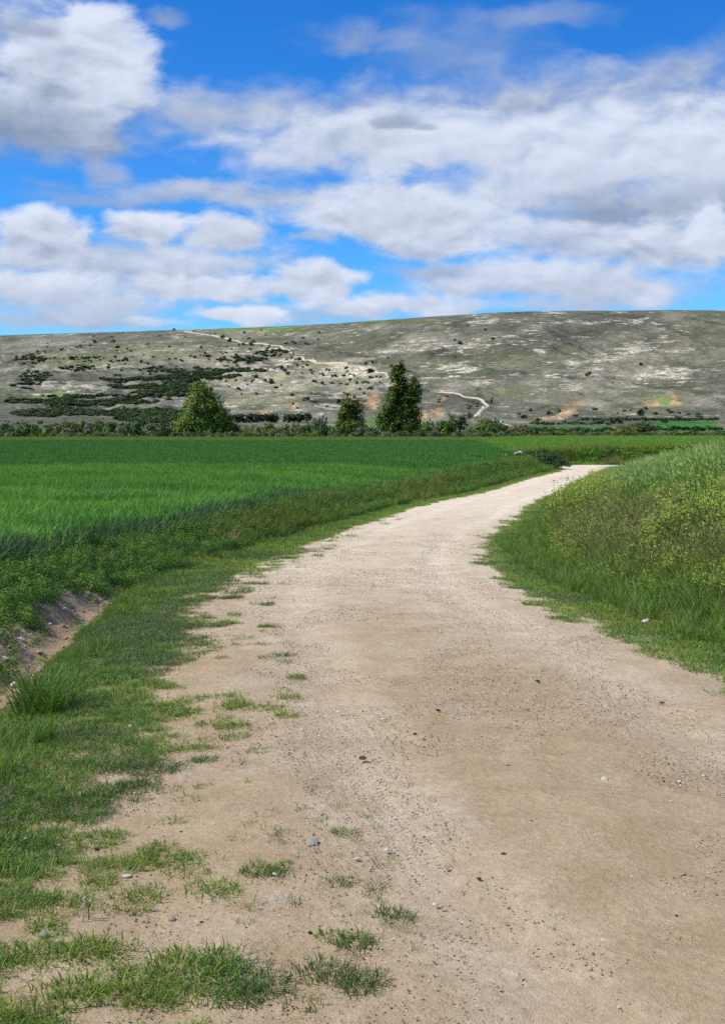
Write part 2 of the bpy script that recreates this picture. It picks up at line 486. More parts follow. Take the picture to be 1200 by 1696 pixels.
# ------------------------------------------------------------------ materials
def new_mat(name):
    m = bpy.data.materials.new(name)
    m.use_nodes = True
    m.node_tree.nodes.clear()
    return m, NT(m.node_tree)
def finish(m, N, shader):
    o = N.n('ShaderNodeOutputMaterial')
    m.node_tree.links.new(shader, o.inputs['Surface'])
    return m
def principled(N, col, rough=.8, spec=.3, normal=None):
    p = N.n('ShaderNodeBsdfPrincipled')
    N.put(p.inputs['Base Color'], col)
    N.put(p.inputs['Roughness'], rough)
    N.put(p.inputs['Specular IOR Level'], spec)
    if normal is not None: N.put(p.inputs['Normal'], normal)
    return p.outputs[0]
def bump(N, h, strength, dist):
    b = N.n('ShaderNodeBump')
    b.inputs['Strength'].default_value = strength
    b.inputs['Distance'].default_value = dist
    N.put(b.inputs['Height'], h)
    return b.outputs[0]
def leaf_mat(name, cA, cB, cC=None, trans=.28, rough=.55, spec=.25):
    """leaf: colour differs from leaf to leaf and from plant to plant, lets some light through"""
    m, N = new_mat(name)
    oi = N.n('ShaderNodeObjectInfo').outputs['Random']
    at = N.n('ShaderNodeAttribute', attribute_name='rnd').outputs['Fac']
    f = N.math('MULTIPLY_ADD', at, .55, N.math('MULTIPLY', oi, .45))
    col = N.mix(N.ramp(f, .15, .85, smooth=False), c4(cA), c4(cB))
    if cC is not None:
        col = N.mix(N.ramp(at, .86, .93), col, c4(cC))
    p = principled(N, col, rough, spec)
    if trans > 0:
        t = N.n('ShaderNodeBsdfTranslucent')
        N.put(t.inputs['Color'], N.mix(1.0, col, (1.15, 1.2, .55, 1), 'MULTIPLY'))
        mx = N.n('ShaderNodeMixShader'); mx.inputs[0].default_value = trans
        m.node_tree.links.new(p, mx.inputs[1]); m.node_tree.links.new(t.outputs[0], mx.inputs[2])
        p = mx.outputs[0]
    return finish(m, N, p)

def dirt_nodes(N, co, wear, dust):
    big = N.noise(co, .55, 5, .6, dist=.6)
    mid = N.noise(co, 3.2, 6, .66, dist=.3)
    fin = N.noise(co, 26.0, 6, .7)
    grit = N.noise(co, 120.0, 4, .75)
    brown = N.mix(N.ramp(mid, .35, .66), (.400, .292, .172, 1), (.470, .355, .222, 1))
    pale = N.mix(N.ramp(mid, .36, .64), (.68, .57, .42, 1), (.80, .70, .55, 1))
    f = N.math('ADD', N.math('MULTIPLY', big, .50), N.math('MULTIPLY_ADD', wear, .17, -.24))
    f = N.math('ADD', f, dust, clamp=True)
    col = N.mix(f, brown, pale)
    # grey lime-rich patches of crushed stone
    gp = N.ramp(N.noise(co, 1.7, 5, .6, dist=.8), .55, .68)
    gp = N.math('MULTIPLY', gp, N.ramp(fin, .42, .6))
    col = N.mix(N.math('MULTIPLY', gp, .55), col, (.47, .425, .37, 1))
    v = N.math('MULTIPLY_ADD', fin, .8, .60)
    sc = N.n('ShaderNodeVectorMath', operation='SCALE'); N.put(sc.inputs[0], col); N.put(sc.inputs['Scale'], v)
    col = sc.outputs[0]
    dk = N.ramp(grit, .57, .68)                   # dark grit between the grains
    col = N.mix(N.math('MULTIPLY', dk, .55), col, (.13, .095, .06, 1))
    lt = N.ramp(grit, .40, .30)
    col = N.mix(N.math('MULTIPLY', lt, .45), col, (.66, .60, .52, 1))
    h = N.math('ADD', N.math('MULTIPLY', grit, .35), N.math('ADD', N.math('MULTIPLY', fin, 1.0), N.math('MULTIPLY', mid, 1.3)))
    return col, h

def ground_mat():
    m, N = new_mat('earth')
    co = N.n('ShaderNodeTexCoord').outputs['Object']
    at = N.n('ShaderNodeAttribute', attribute_name='albedo')
    veg = N.n('ShaderNodeAttribute', attribute_name='veg').outputs['Fac']
    dust = N.n('ShaderNodeAttribute', attribute_name='dust').outputs['Fac']
    dcol, dh = dirt_nodes(N, co, 0.0, dust)
    n1 = N.noise(co, 3.0, 6, .65)
    n2 = N.noise(co, 45.0, 5, .7)
    v = N.math('MULTIPLY_ADD', n1, .7, .62)
    v = N.math('MULTIPLY', v, N.math('MULTIPLY_ADD', n2, .7, .65))
    sc = N.n('ShaderNodeVectorMath', operation='SCALE'); N.put(sc.inputs[0], at.outputs['Color']); N.put(sc.inputs['Scale'], v)
    col = N.mix(veg, dcol, sc.outputs[0])
    h = N.math('ADD', dh, N.math('MULTIPLY', N.math('ADD', n2, N.math('MULTIPLY', n1, 2.0)), veg))
    return finish(m, N, principled(N, col, .95, .1, bump(N, h, .75, .022)))

def road_mat():
    m, N = new_mat('packed_dirt')
    co = N.n('ShaderNodeTexCoord').outputs['Object']
    wear = N.n('ShaderNodeAttribute', attribute_name='wear').outputs['Fac']  # 1 in the rolled wheel paths
    dust = N.n('ShaderNodeAttribute', attribute_name='dust').outputs['Fac']
    col, h = dirt_nodes(N, co, wear, dust)
    return finish(m, N, principled(N, col, .93, .12, bump(N, h, .75, .022)))

def hill_mat():
    m, N = new_mat('hillside')
    co = N.n('ShaderNodeTexCoord').outputs['Object']
    a = N.n('ShaderNodeAttribute', attribute_name='albedo').outputs['Color']
    rk = N.n('ShaderNodeAttribute', attribute_name='rock').outputs['Fac']
    st = N.vmath('MULTIPLY', co, (.62, .35, 4.6))
    n1 = N.noise(st, .11, 7, .72)
    n2 = N.noise(st, .42, 5, .78)
    n3 = N.noise(co, .030, 5, .65)
    rock = N.ramp(N.math('ADD', rk, N.math('MULTIPLY', N.math('SUBTRACT', n1, .5), 3.4)), .50, .78)
    rcol = N.mix(N.ramp(n2, .3, .7), (.22, .20, .15, 1), (.64, .585, .48, 1))
    col = N.mix(N.math('MULTIPLY', rock, .9), a, rcol)
    # tufts of heath and bare crumbs, too far to tell apart
    v = N.math('MULTIPLY', N.math('MULTIPLY_ADD', N.ramp(n2, .25, .75), 1.25, .35), N.math('MULTIPLY_ADD', N.ramp(n3, .25, .75), .75, .65))
    sc = N.n('ShaderNodeVectorMath', operation='SCALE'); N.put(sc.inputs[0], col); N.put(sc.inputs['Scale'], v)
    col = sc.outputs[0]
    sp = N.ramp(N.noise(st, .75, 3, .8), .62, .72)
    col = N.mix(N.math('MULTIPLY', sp, N.math('MULTIPLY_ADD', rk, .9, .12)), col, (.58, .55, .49, 1))
    h = N.math('ADD', n1, N.math('MULTIPLY', n2, .5))
    return finish(m, N, principled(N, col, .95, .08, bump(N, h, .8, 1.2)))

def stone_mat(name, cA, cB, scale=30):
    m, N = new_mat(name)
    co = N.n('ShaderNodeTexCoord').outputs['Object']
    oi = N.n('ShaderNodeObjectInfo').outputs['Random']
    n = N.noise(co, scale, 5, .65)
    col = N.mix(N.math('MULTIPLY_ADD', oi, .7, N.math('MULTIPLY_ADD', n, .8, -.25), clamp=True), c4(cA), c4(cB))
    return finish(m, N, principled(N, col, .9, .2, bump(N, n, .6, .01)))
def bark_mat(name, c):
    m, N = new_mat(name)
    co = N.n('ShaderNodeTexCoord').outputs['Object']
    n = N.noise(N.vmath('MULTIPLY', co, (1, 1, .2)), 9, 5, .7)
    col = N.mix(n, c4([x * .5 for x in c]), c4([x * 1.4 for x in c]))
    return finish(m, N, principled(N, col, .95, .1, bump(N, n, .8, .05)))
def plain_mat(name, c, rough=.85, var=.3, scale=6):
    m, N = new_mat(name)
    co = N.n('ShaderNodeTexCoord').outputs['Object']
    n = N.noise(co, scale, 5, .6)
    sc = N.n('ShaderNodeVectorMath', operation='SCALE'); sc.inputs[0].default_value = c
    N.put(sc.inputs['Scale'], N.math('MULTIPLY_ADD', n, var * 2, 1 - var))
    return finish(m, N, principled(N, sc.outputs[0], rough, .2))

M_EARTH = ground_mat()
M_ROAD = road_mat()
M_HILL = hill_mat()
M_BARK = bark_mat('bark', (.10, .08, .06))

# ------------------------------------------------------------------ ground sheet
def grow(a, b, s0, rate, smax):
    out = [a]; s = s0
    while out[-1] < b:
        out.append(out[-1] + s); s = min(s * rate, smax)
    return np.array(out)
xr = grow(9, 1600, .14, 1.07, 60); xl = -grow(7, 1600, .14, 1.07, 60)[::-1]
xs = np.concatenate([xl[:-1], np.arange(-7, 9.0, .085), xr])
ys = np.concatenate([-grow(0, 60, .3, 1.15, 6)[::-1][:-1], np.arange(0, 20, .09), grow(20, 545, .1, 1.012, 6)])
XX, YY = np.meshgrid(xs, ys)
ZZ, DL, DR, ST, EE = near_height(XX, YY, parts=True)
inroad = sst(.02, .30, -np.maximum(DL, DR))
ZZ = ZZ - .07 * inroad
nv_, nu_ = XX.shape
V = np.stack([XX, YY, ZZ], -1).reshape(-1, 3)
idx = np.arange(nv_ * nu_).reshape(nv_, nu_)
FQ = np.stack([idx[:-1, :-1], idx[:-1, 1:], idx[1:, 1:], idx[1:, :-1]], -1).reshape(-1, 4)
g_me = mesh_np('ground', V, FQ, M_EARTH, smooth=True)
# colour of the earth and of the low growth on it
def lerp3(a, b, t):
    return a + (b - a) * t[..., None]
dirt = np.array([.40, .31, .21]); soil = np.array([.11, .12, .05]); crop = np.array([.055, .17, .034]); moss = np.array([.13, .21, .05])
C = np.broadcast_to(soil, V.shape).reshape(nv_, nu_, 3).copy()
def dust_f(x, y):
    return .02 + .5 * sst(6.5, 17, y + 2.5 * (fbm(x / 1.6, y / 1.6, 97, 3) - .5) + .9 * x) + .3 * sst(16, 45, y)  # brown close by, paler further on and to the right
nz = fbm(XX / .55, YY / .55, 71, 4)
vL = sst(.05, .5, DL + (nz - .5) * .9 - .5 * (1 - sst(5, 9, YY))) * (.25 + .75 * sst(5.5, 9.0, YY))
VEG = np.maximum(vL * (DL > -1), sst(.0, .35, DR + (nz - .5) * .5))
bare = bare_mask(DL, EE, ST)
C = lerp3(C, np.broadcast_to([.34, .255, .165], C.shape) * (.45 + 1.1 * nz[..., None]), np.clip(bare * 1.2, 0, 1))
C = lerp3(C, np.broadcast_to(crop, C.shape), sst(-.1, .3, DL - EE) * (YY < 232))
farf = sst(118, 128, YY) * (DL > 0)
C = lerp3(C, np.broadcast_to(moss, C.shape), farf * (XX > 12 + (YY - 100) * .06))
C = lerp3(C, np.broadcast_to([.075, .15, .035], C.shape), sst(226, 234, YY))
# strip fields on the valley floor
PX, PY = project(XX, np.maximum(YY, 1), ZZ)
vz_ = (YY > 262)
stripe = fbm(XX / 140, YY / 35, 83, 3)
C = lerp3(C, np.broadcast_to([.11, .115, .07], C.shape), (vz_ & (stripe > .53)).astype(float) * .8)
C = lerp3(C, np.broadcast_to([.05, .17, .03], C.shape), (vz_ & (XX > 60)).astype(float) * sst(.35, .4, fbm(XX / 160, YY / 60, 85, 2)))
set_attr(g_me, 'albedo', np.concatenate([C.reshape(-1, 3), np.ones((len(V), 1))], 1), 'FLOAT_COLOR')
set_attr(g_me, 'veg', VEG)
set_attr(g_me, 'dust', dust_f(XX, YY))
tag(obj('ground', g_me), kind='structure')

# ------------------------------------------------------------------ dirt road strip
keep = np.where((RC[:, 1] > -20) & (RC[:, 0] < 60))[0]
RD = catmull([ROAD[i] for i in range(1, 22)], .11)
RD = RD[(RD[:, 1] > -12)]
stp = [0]
while stp[-1] < len(RD) - 2:                     # stations spread out with distance
    stp.append(min(len(RD) - 1, stp[-1] + max(1, int(abs(RD[stp[-1], 1]) / 14))))
RD = RD[stp]
t_ = np.gradient(RD[:, :2], axis=0); t_ /= np.linalg.norm(t_, axis=1)[:, None]
n_ = np.stack([t_[:, 1], -t_[:, 0]], 1)
lat = np.concatenate([[-1.22, -1.12], np.linspace(-1.06, 1.06, 90), [1.12, 1.22]])
off = lat[None, :] * RD[:, 3][:, None]
rx_ = RD[:, 0][:, None] + off * n_[:, 0][:, None]; ry_ = RD[:, 1][:, None] + off * n_[:, 1][:, None]
rz_ = near_height(rx_, ry_)
und = fbm(rx_ / .9, ry_ / .9, 91, 3) - .5
rut = -.018 * (np.exp(-((lat[None, :] + .50) / .13) ** 2) + np.exp(-((lat[None, :] - .50) / .13) ** 2)) + rx_ * 0
inn = (1 - sst(.82, 1.0, np.abs(lat)))[None, :]
rz_ = rz_ + .035 * und * inn + .012 * (fbm(rx_ / .16, ry_ / .16, 95, 3) - .5) * inn + rut + .004
rz_ = rz_ - .05 * sst(1.0, 1.22, np.abs(lat))[None, :]
idx = np.arange(rx_.size).reshape(rx_.shape)
FQ = np.stack([idx[:-1, :-1], idx[:-1, 1:], idx[1:, 1:], idx[1:, :-1]], -1).reshape(-1, 4)
r_me = mesh_np('dirt_road', np.stack([rx_, ry_, rz_], -1).reshape(-1, 3), FQ, M_ROAD, smooth=True)
streak = fbm(lat[None, :] * 5 + rx_ * 0, np.arange(len(RD))[:, None] * 0 + ry_ / 5.5, 99, 4) - .5
wear = 1.3 * streak * (1 - sst(.75, 1.0, np.abs(lat)))[None, :] + np.exp(-((np.abs(lat)[None, :] - .5) / .2) ** 2) + rx_ * 0 + .5 * und * (1 - sst(.75, 1.0, np.abs(lat)))[None, :]
set_attr(r_me, 'wear', wear)
dust = dust_f(rx_, ry_)
set_attr(r_me, 'dust', dust)
tag(obj('dirt_road', r_me), kind='structure')

# ------------------------------------------------------------------ the table-topped hill
xh = np.concatenate([-grow(570, 2600, 4, 1.12, 60)[::-1][:-1], np.arange(-570, 570, 2.0), grow(570, 2600, 4, 1.12, 60)])
yh = np.concatenate([np.arange(535, 1840, 3.0), grow(1840, 6000, 6, 1.2, 200)])
XX, YY = np.meshgrid(xh, yh)
ZZ = hill_height(XX, YY)
PX, PY = project(XX, YY, ZZ)
def blob(px, py, rx, ry, ang=0.0, n=0.35, sx=30., sy=14., seed=101, soft=.5):
    a = R(ang); u = (PX - px) * math.cos(a) + (PY - py) * math.sin(a); v = -(PX - px) * math.sin(a) + (PY - py) * math.cos(a)
    r = np.sqrt((u / rx) ** 2 + (v / ry) ** 2)
    return sst(0, soft, 1 - r + n * 2 * (fbm(XX / sx, ZZ / sy + YY / (sx * 3), seed, 4) - .5))
wR = sst(-60, 100, XX)
n1 = fbm(XX / 70, YY / 110, 111, 5); n2 = fbm(XX / 24, ZZ / 6, 113, 5); n3 = fbm(XX / 160, YY / 160, 117, 4)
C = np.broadcast_to([.142, .142, .102], XX.shape + (3,)).copy()
C = lerp3(C, np.broadcast_to([.228, .218, .165], C.shape), sst(.42, .68, n1))
C = lerp3(C, np.broadcast_to([.130, .140, .075], C.shape), sst(.52, .68, n3) * .6)
C = lerp3(C, np.broadcast_to([.085, .095, .062], C.shape), sst(.50, .66, fbm(XX / 55, ZZ / 11, 121, 4)) * .55)
# greener plateau rim, meadow patches, dark heath
for (a, b, c, d, col, k) in [(400, 545, 130, 7, (.15, .20, .06), .9), (620, 533, 160, 5, (.12, .16, .05), .8), (160, 597, 130, 14, (.165, .18, .085), .7), (245, 575, 90, 10, (.16, .175, .085), .6),
                             (110, 655, 70, 9, (.16, .22, .07), .8), (440, 660, 110, 16, (.175, .18, .10), .7), (500, 625, 60, 12, (.18, .185, .10), .6), (840, 650, 80, 12, (.15, .165, .085), .7), (1000, 652, 120, 18, (.145, .155, .085), .6),
                             (640, 700, 60, 12, (.10, .18, .045), .9), (520, 690, 120, 14, (.14, .15, .09), .7), (1110, 665, 30, 12, (.17, .23, .07), .9), (440, 712, 190, 8, (.085, .14, .045), .9), (200, 700, 150, 8, (.09, .14, .05), .8)]:
    C = lerp3(C, np.broadcast_to(col, C.shape), blob(a, b, c, d) * k)
C = lerp3(C, np.broadcast_to([.30, .275, .19], C.shape), blob(480, 625, 210, 48, 0, n=.5) * .75)  # sunlit part of the slope painted in as paler ground
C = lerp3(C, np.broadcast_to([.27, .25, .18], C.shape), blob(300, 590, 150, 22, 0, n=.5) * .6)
C = lerp3(C, np.broadcast_to([.27, .25, .18], C.shape), blob(1040, 610, 150, 40, -20, n=.5) * .6)
for (a, b, c, d, ang, k) in [(900, 565, 260, 22, -8, .75), (560, 580, 170, 16, -14, .6), (1120, 560, 90, 22, -10, .5), (980, 700, 170, 14, 0, .5), (760, 668, 60, 16, 0, .6), (560, 672, 70, 12, 0, .5), (120, 690, 220, 30, 0, .45)]:
    C = lerp3(C, np.broadcast_to([.085, .088, .062], C.shape), blob(a, b, c, d, ang) * k)
# limestone: ledges and scree
rock = .28 + .38 * (n2 - .5) + .75 * (fbm(XX / 110, ZZ / 3.0, 131, 4) - .5)
for (a, b, c, d, ang, k) in [(1000, 600, 150, 26, -22, .42), (1090, 622, 70, 26, 0, .38), (760, 606, 70, 34, -30, .40), (800, 632, 50, 10, 0, .35), (960, 533, 220, 8, 0, .24), (700, 562, 170, 14, -18, .30),
                             (880, 545, 50, 12, 0, .25), (130, 643, 120, 12, 6, .55), (100, 612, 60, 8, 0, .30), (190, 607, 60, 6, 0, .30), (420, 635, 90, 18, -6, .55), (440, 605, 120, 12, -8, .35), (600, 600, 90, 12, 8, .35), (330, 660, 60, 20, 0, .3), (560, 622, 130, 16, 0, .45), (650, 640, 60, 14, -20, .3),
                             (470, 585, 40, 14, 0, .25), (370, 580, 60, 8, 0, .30), (1140, 615, 50, 30, 0, .3), (260, 640, 60, 10, 0, .18), (500, 652, 120, 14, 0, .40)]:
    rock = rock + .95 * k * blob(a, b, c, d, ang, n=.8, soft=.9)
scree = fbm((XX - .8 * YY) / 16, (XX + YY) / 130, 137, 4)
rock = rock + wR * .55 * (scree - .5) * sst(10, 40, ZZ)
# raw ochre landslips
slip = np.zeros_like(XX)
for (a, b, c, d, ang) in [(617, 662, 12, 17, 40), (723, 683, 14, 11, -35), (938, 682, 26, 8, -30), (905, 692, 22, 4, 0), (736, 657, 10, 4, -30), (486, 672, 12, 4, 0), (440, 680, 12, 5, 0), (700, 690, 8, 8, 0), (1118, 660, 8, 14, -20), (1078, 668, 12, 7, 20), (585, 672, 10, 4, 0)]:
    slip = np.maximum(slip, blob(a, b, c, d, ang, n=.75, sx=8, sy=4, seed=141, soft=.25))
och = np.broadcast_to([.36, .255, .145], C.shape) * (.35 + 1.3 * fbm(XX / 5, ZZ / 2.5, 143, 4, .65))[..., None]
C = lerp3(C, och, slip)
rock = rock * (1 - .85 * slip)
ZZ = ZZ + slip * 5.5 * (fbm(XX / 7, YY / 30, 145, 4) - .55)
# young wheat at the foot of the hill
for (a, b, c, d) in [(925, 712, 100, 7), (1135, 705, 55, 8), (1120, 718, 80, 4)]:
    g = sst(0, .12, 1 - np.maximum(np.abs(PX - a) / c, np.abs(PY - b) / d) + .25 * (fbm(XX / 40, YY / 40, 147, 2) - .5))
    C = lerp3(C, np.broadcast_to([.048, .165, .030], C.shape), g); rock = rock * (1 - g)
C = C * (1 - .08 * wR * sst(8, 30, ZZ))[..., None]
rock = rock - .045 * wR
low = 1 - sst(4.5, 9, ZZ)
rock = rock * (1 - low)
nv_, nu_ = XX.shape
V = np.stack([XX, YY, ZZ - .0], -1).reshape(-1, 3)
idx = np.arange(nv_ * nu_).reshape(nv_, nu_)
FQ = np.stack([idx[:-1, :-1], idx[:-1, 1:], idx[1:, 1:], idx[1:, :-1]], -1).reshape(-1, 4)
h_me = mesh_np('hill', V, FQ, M_HILL, smooth=True)
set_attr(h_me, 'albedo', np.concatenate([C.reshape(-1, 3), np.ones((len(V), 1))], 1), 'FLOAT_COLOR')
set_attr(h_me, 'rock', np.clip(rock, 0, 1))
tag(obj('hill', h_me), kind='structure')

def hill_track(name, pts, w0, w1, mat, lift=.5):
    P = unproject([p[0] for p in pts], [p[1] for p in pts])
    Q = np.concatenate([P, np.linspace(w0 * .68, w1 * .68, len(P))[:, None]], 1)
    S = catmull(Q, 2.0)
    ker = np.hanning(25); ker /= ker.sum()
    for c_ in (0, 1):                             # even out the line where it crosses the ledges
        S[:, c_] = np.convolve(np.pad(S[:, c_], 12, mode='edge'), ker, 'valid')
    t = np.gradient(S[:, :2], axis=0); t /= np.linalg.norm(t, axis=1)[:, None] + 1e-9
    n = np.stack([t[:, 1], -t[:, 0]], 1)
    V = []
    K = 5
    zc = height(S[:, 0], S[:, 1])
    for k in range(K):
        o = (k / (K - 1) - .5) * 2
        wv = S[:, 3] * (1 + .25 * (fbm(S[:, 0] / 12 + k, S[:, 1] / 12, 151, 2) - .5))
        x = S[:, 0] + n[:, 0] * o * wv / 2; y = S[:, 1] + n[:, 1] * o * wv / 2
        z = height(x, y) + lift - (.9 if k in (0, K - 1) else 0)
        V.append(np.stack([x, y, z], 1))
    V = np.stack(V, 1)
    idx = np.arange(V.shape[0] * K).reshape(-1, K)
    FQ = np.stack([idx[:-1, :-1], idx[:-1, 1:], idx[1:, 1:], idx[1:, :-1]], -1).reshape(-1, 4)
    o = obj(name, mesh_np(name, V.reshape(-1, 3), FQ, mat, smooth=True))
    return tag(o, kind='structure')
M_TRACK = plain_mat('track_dust', (.50, .44, .35), .95, .22, .3)
hill_track('hill_track', [(788, 692), (792, 684), (800, 676), (807, 670), (803, 664), (788, 660), (768, 656), (748, 652), (728, 649), (704, 645)], 5.0, 3.6, M_TRACK, .7)
hill_track('hill_track', [(690, 640), (660, 628), (636, 618), (604, 611), (575, 605), (545, 602), (520, 599), (500, 593), (486, 588)], 3.2, 4.2, M_TRACK, .7)
hill_track('hill_track', [(486, 588), (478, 580), (466, 574), (448, 571), (425, 569), (400, 568), (388, 564), (374, 560), (352, 556), (330, 553), (304, 549)], 4.5, 4.5, M_TRACK, .7)
hill_track('valley_track', [(884, 719), (893, 721), (905, 722), (920, 724)], 6, 6, M_TRACK, .25)
hill_track('valley_track', [(826, 701), (836, 703), (846, 708)], 3, 4, M_TRACK, .35)

# ================================================================== plants
def blade_mesh(name, n, h, w, spread, lean, mats, seg=3, curl=.6, flat=0.0, seed=1, heads=None):
    """a clump of grass blades; heads = (fraction, length, material index) puts an ear on some"""
    r = np.random.default_rng(seed)
    V = []; T = []; rn = []; mi = []
    for i in range(n):
        a = r.uniform(0, 2 * math.pi); rr = spread * math.sqrt(r.uniform())
        bx, by = rr * math.cos(a), rr * math.sin(a)
        hh = r.uniform(*h); ww = w * r.uniform(.7, 1.25)
        az_ = a + r.normal(0, .9); ln = abs(r.normal(lean, lean * .5)); cu = curl * r.uniform(.4, 1.4)
        dx_, dy_ = math.cos(az_), math.sin(az_)
        tw = r.uniform(0, math.pi); sx, sy = math.cos(tw), math.sin(tw)
        b0 = len(V); q = r.uniform()
        px_, pz_ = 0.0, 0.0
        ang = ln
        for k in range(seg + 1):
            t = k / seg
            if k > 0:
                px_ += hh / seg * math.sin(ang); pz_ += hh / seg * math.cos(ang)
                ang = min(ang + cu / seg, 2.2)
            c = (bx + dx_ * px_, by + dy_ * px_, max(pz_, 0.004) - .01 * (k == 0))
            if k < seg:
                hw_ = ww * (1 - .55 * t) / 2
                V.append((c[0] - sx * hw_, c[1] - sy * hw_, c[2])); V.append((c[0] + sx * hw_, c[1] + sy * hw_, c[2])); rn += [q, q]
            else:
                V.append(c); rn.append(q)
        for k in range(seg - 1):
            o = b0 + 2 * k
            T += [(o, o + 1, o + 3), (o, o + 3, o + 2)]; mi += [0, 0]
        o = b0 + 2 * (seg - 1)
        T.append((o, o + 1, o + 2)); mi.append(0)
        if heads and r.uniform() < heads[0]:
            L = heads[1] * r.uniform(.7, 1.2)
            tip = np.array(V[-1])
            e0 = len(V)
            dr_ = np.array([dx_ * math.sin(ang), dy_ * math.sin(ang), math.cos(ang)])
            for m_ in range(3):
                th = m_ * 2.1
                s_ = np.array([math.cos(th), math.sin(th), 0]) * L * .13
                V += [tuple(tip), tuple(tip + dr_ * L * .4 + s_), tuple(tip + dr_ * L + s_ * .6)]; rn += [q] * 3
                T.append((e0 + 3 * m_, e0 + 3 * m_ + 1, e0 + 3 * m_ + 2)); mi.append(heads[2])
    me = mesh_np(name, np.array(V), np.array(T))
    for m_ in mats: me.materials.append(m_)
    me.polygons.foreach_set('material_index', np.array(mi, np.int32))
    set_attr(me, 'rnd', rn)
    return me

def leaf_cloud(pts, size, seed=1, up=.35, centre=None, aspect=.55):
    """lozenge leaves (two triangles each, folded) at the given points"""
    r = np.random.default_rng(seed)
    n = len(pts)
    nrm = r.normal(size=(n, 3))
    if centre is not None:
        o = pts - centre
        o /= np.linalg.norm(o, axis=1)[:, None] + 1e-9
        nrm = nrm * .55 + o
    nrm[:, 2] += up
    nrm /= np.linalg.norm(nrm, axis=1)[:, None] + 1e-9
    a = np.cross(nrm, r.normal(size=(n, 3))); a /= np.linalg.norm(a, axis=1)[:, None] + 1e-9
    b = np.cross(nrm, a)
    s = (size * r.uniform(.6, 1.4, n))[:, None]
    V = np.stack([pts - a * s * .5, pts + b * s * aspect * .5 + nrm * s * .1, pts + a * s * .5, pts - b * s * aspect * .5 + nrm * s * .1], 1).reshape(-1, 3)
    i = np.arange(n)[:, None] * 4
    T = np.concatenate([i + [0, 1, 2], i + [0, 2, 3]], 1).reshape(-1, 3)
    rn = np.repeat(r.uniform(size=n), 4)
    return V, T, rn
def leaf_mesh(name, pts, size, mat, **kw):
    V, T, rn = leaf_cloud(pts, size, **kw)
    me = mesh_np(name, V, T, mat)
    set_attr(me, 'rnd', rn)
    return me

SRC = bpy.data.collections.new('plant_sources')     # meshes that the ground cover repeats
def source_set(name, meshes):
    c = bpy.data.collections.new(name)
    for i, me in enumerate(meshes):
        o = bpy.data.objects.new('%s_%02d' % (name, i), me)
        c.objects.link(o)
    return c
def scatter(name, P, scl, src, n_src, label, cat, tilt=.12, squash=None, kind=None, rot=None):
    n = len(P)
    me = bpy.data.meshes.new(name)
    me.vertices.add(n)
    me.vertices.foreach_set('co', np.asarray(P, np.float32).ravel())
    rt = np.stack([RNG.normal(0, tilt, n), RNG.normal(0, tilt, n), RNG.uniform(0, 6.283, n)], 1) if rot is None else rot
    s = np.asarray(scl, float)
    sv = np.stack([s, s, s], 1) if s.ndim == 1 else s
    set_attr(me, 'rot', rt, 'FLOAT_VECTOR'); set_attr(me, 'scl', sv, 'FLOAT_VECTOR')
    set_attr(me, 'kind_index', RNG.integers(0, n_src, n) if kind is None else kind, 'INT')
    g = bpy.data.node_groups.new(name, 'GeometryNodeTree')
    g.interface.new_socket('Geometry', in_out='INPUT', socket_type='NodeSocketGeometry')
    g.interface.new_socket('Geometry', in_out='OUTPUT', socket_type='NodeSocketGeometry')
    gi = g.nodes.new('NodeGroupInput'); go = g.nodes.new('NodeGroupOutput')
    iop = g.nodes.new('GeometryNodeInstanceOnPoints')
    ci = g.nodes.new('GeometryNodeCollectionInfo')
    ci.inputs['Collection'].default_value = src
    ci.inputs['Separate Children'].default_value = True
    ci.inputs['Reset Children'].default_value = True
    def na(nm, ty):
        a = g.nodes.new('GeometryNodeInputNamedAttribute'); a.data_type = ty; a.inputs['Name'].default_value = nm
        return a.outputs['Attribute']
    L = g.links.new
    L(gi.outputs[0], iop.inputs['Points']); L(ci.outputs[0], iop.inputs['Instance'])
    iop.inputs['Pick Instance'].default_value = True
    L(na('kind_index', 'INT'), iop.inputs['Instance Index'])
    L(na('rot', 'FLOAT_VECTOR'), iop.inputs['Rotation']); L(na('scl', 'FLOAT_VECTOR'), iop.inputs['Scale'])
    L(iop.outputs[0], go.inputs[0])
    o = obj(name, me)
    md = o.modifiers.new('plants', 'NODES'); md.node_group = g
    return tag(o, label, cat, kind='stuff')

def sample(y0, y1, dens, x0=None, x1=None, margin=1.6):
    """random spots in the wedge of land in view, dens per square metre at the near end, thinning as 1/y beyond"""
    out = []
    edges = np.geomspace(y0, y1, max(2, int(math.log(y1 / y0) / math.log(1.12)) + 2))
    for a, b in zip(edges[:-1], edges[1:]):
        m = (a + b) / 2
        xa = -.30 * b - margin if x0 is None else max(x0, -.30 * b - margin)
        xb = .30 * b + margin if x1 is None else min(x1, .30 * b + margin)
        if xb <= xa: continue
        dn = dens(m) if callable(dens) else dens
        k = RNG.poisson(dn * (xb - xa) * (b - a))
        out.append(np.stack([RNG.uniform(xa, xb, k), RNG.uniform(a, b, k)], 1))
    return np.concatenate(out)
def info(P):
    z, dl, dr, st, e = near_height(P[:, 0], P[:, 1], parts=True)
    return z, dl, dr, st, e
def keepmask(P, m):
    return P[m]

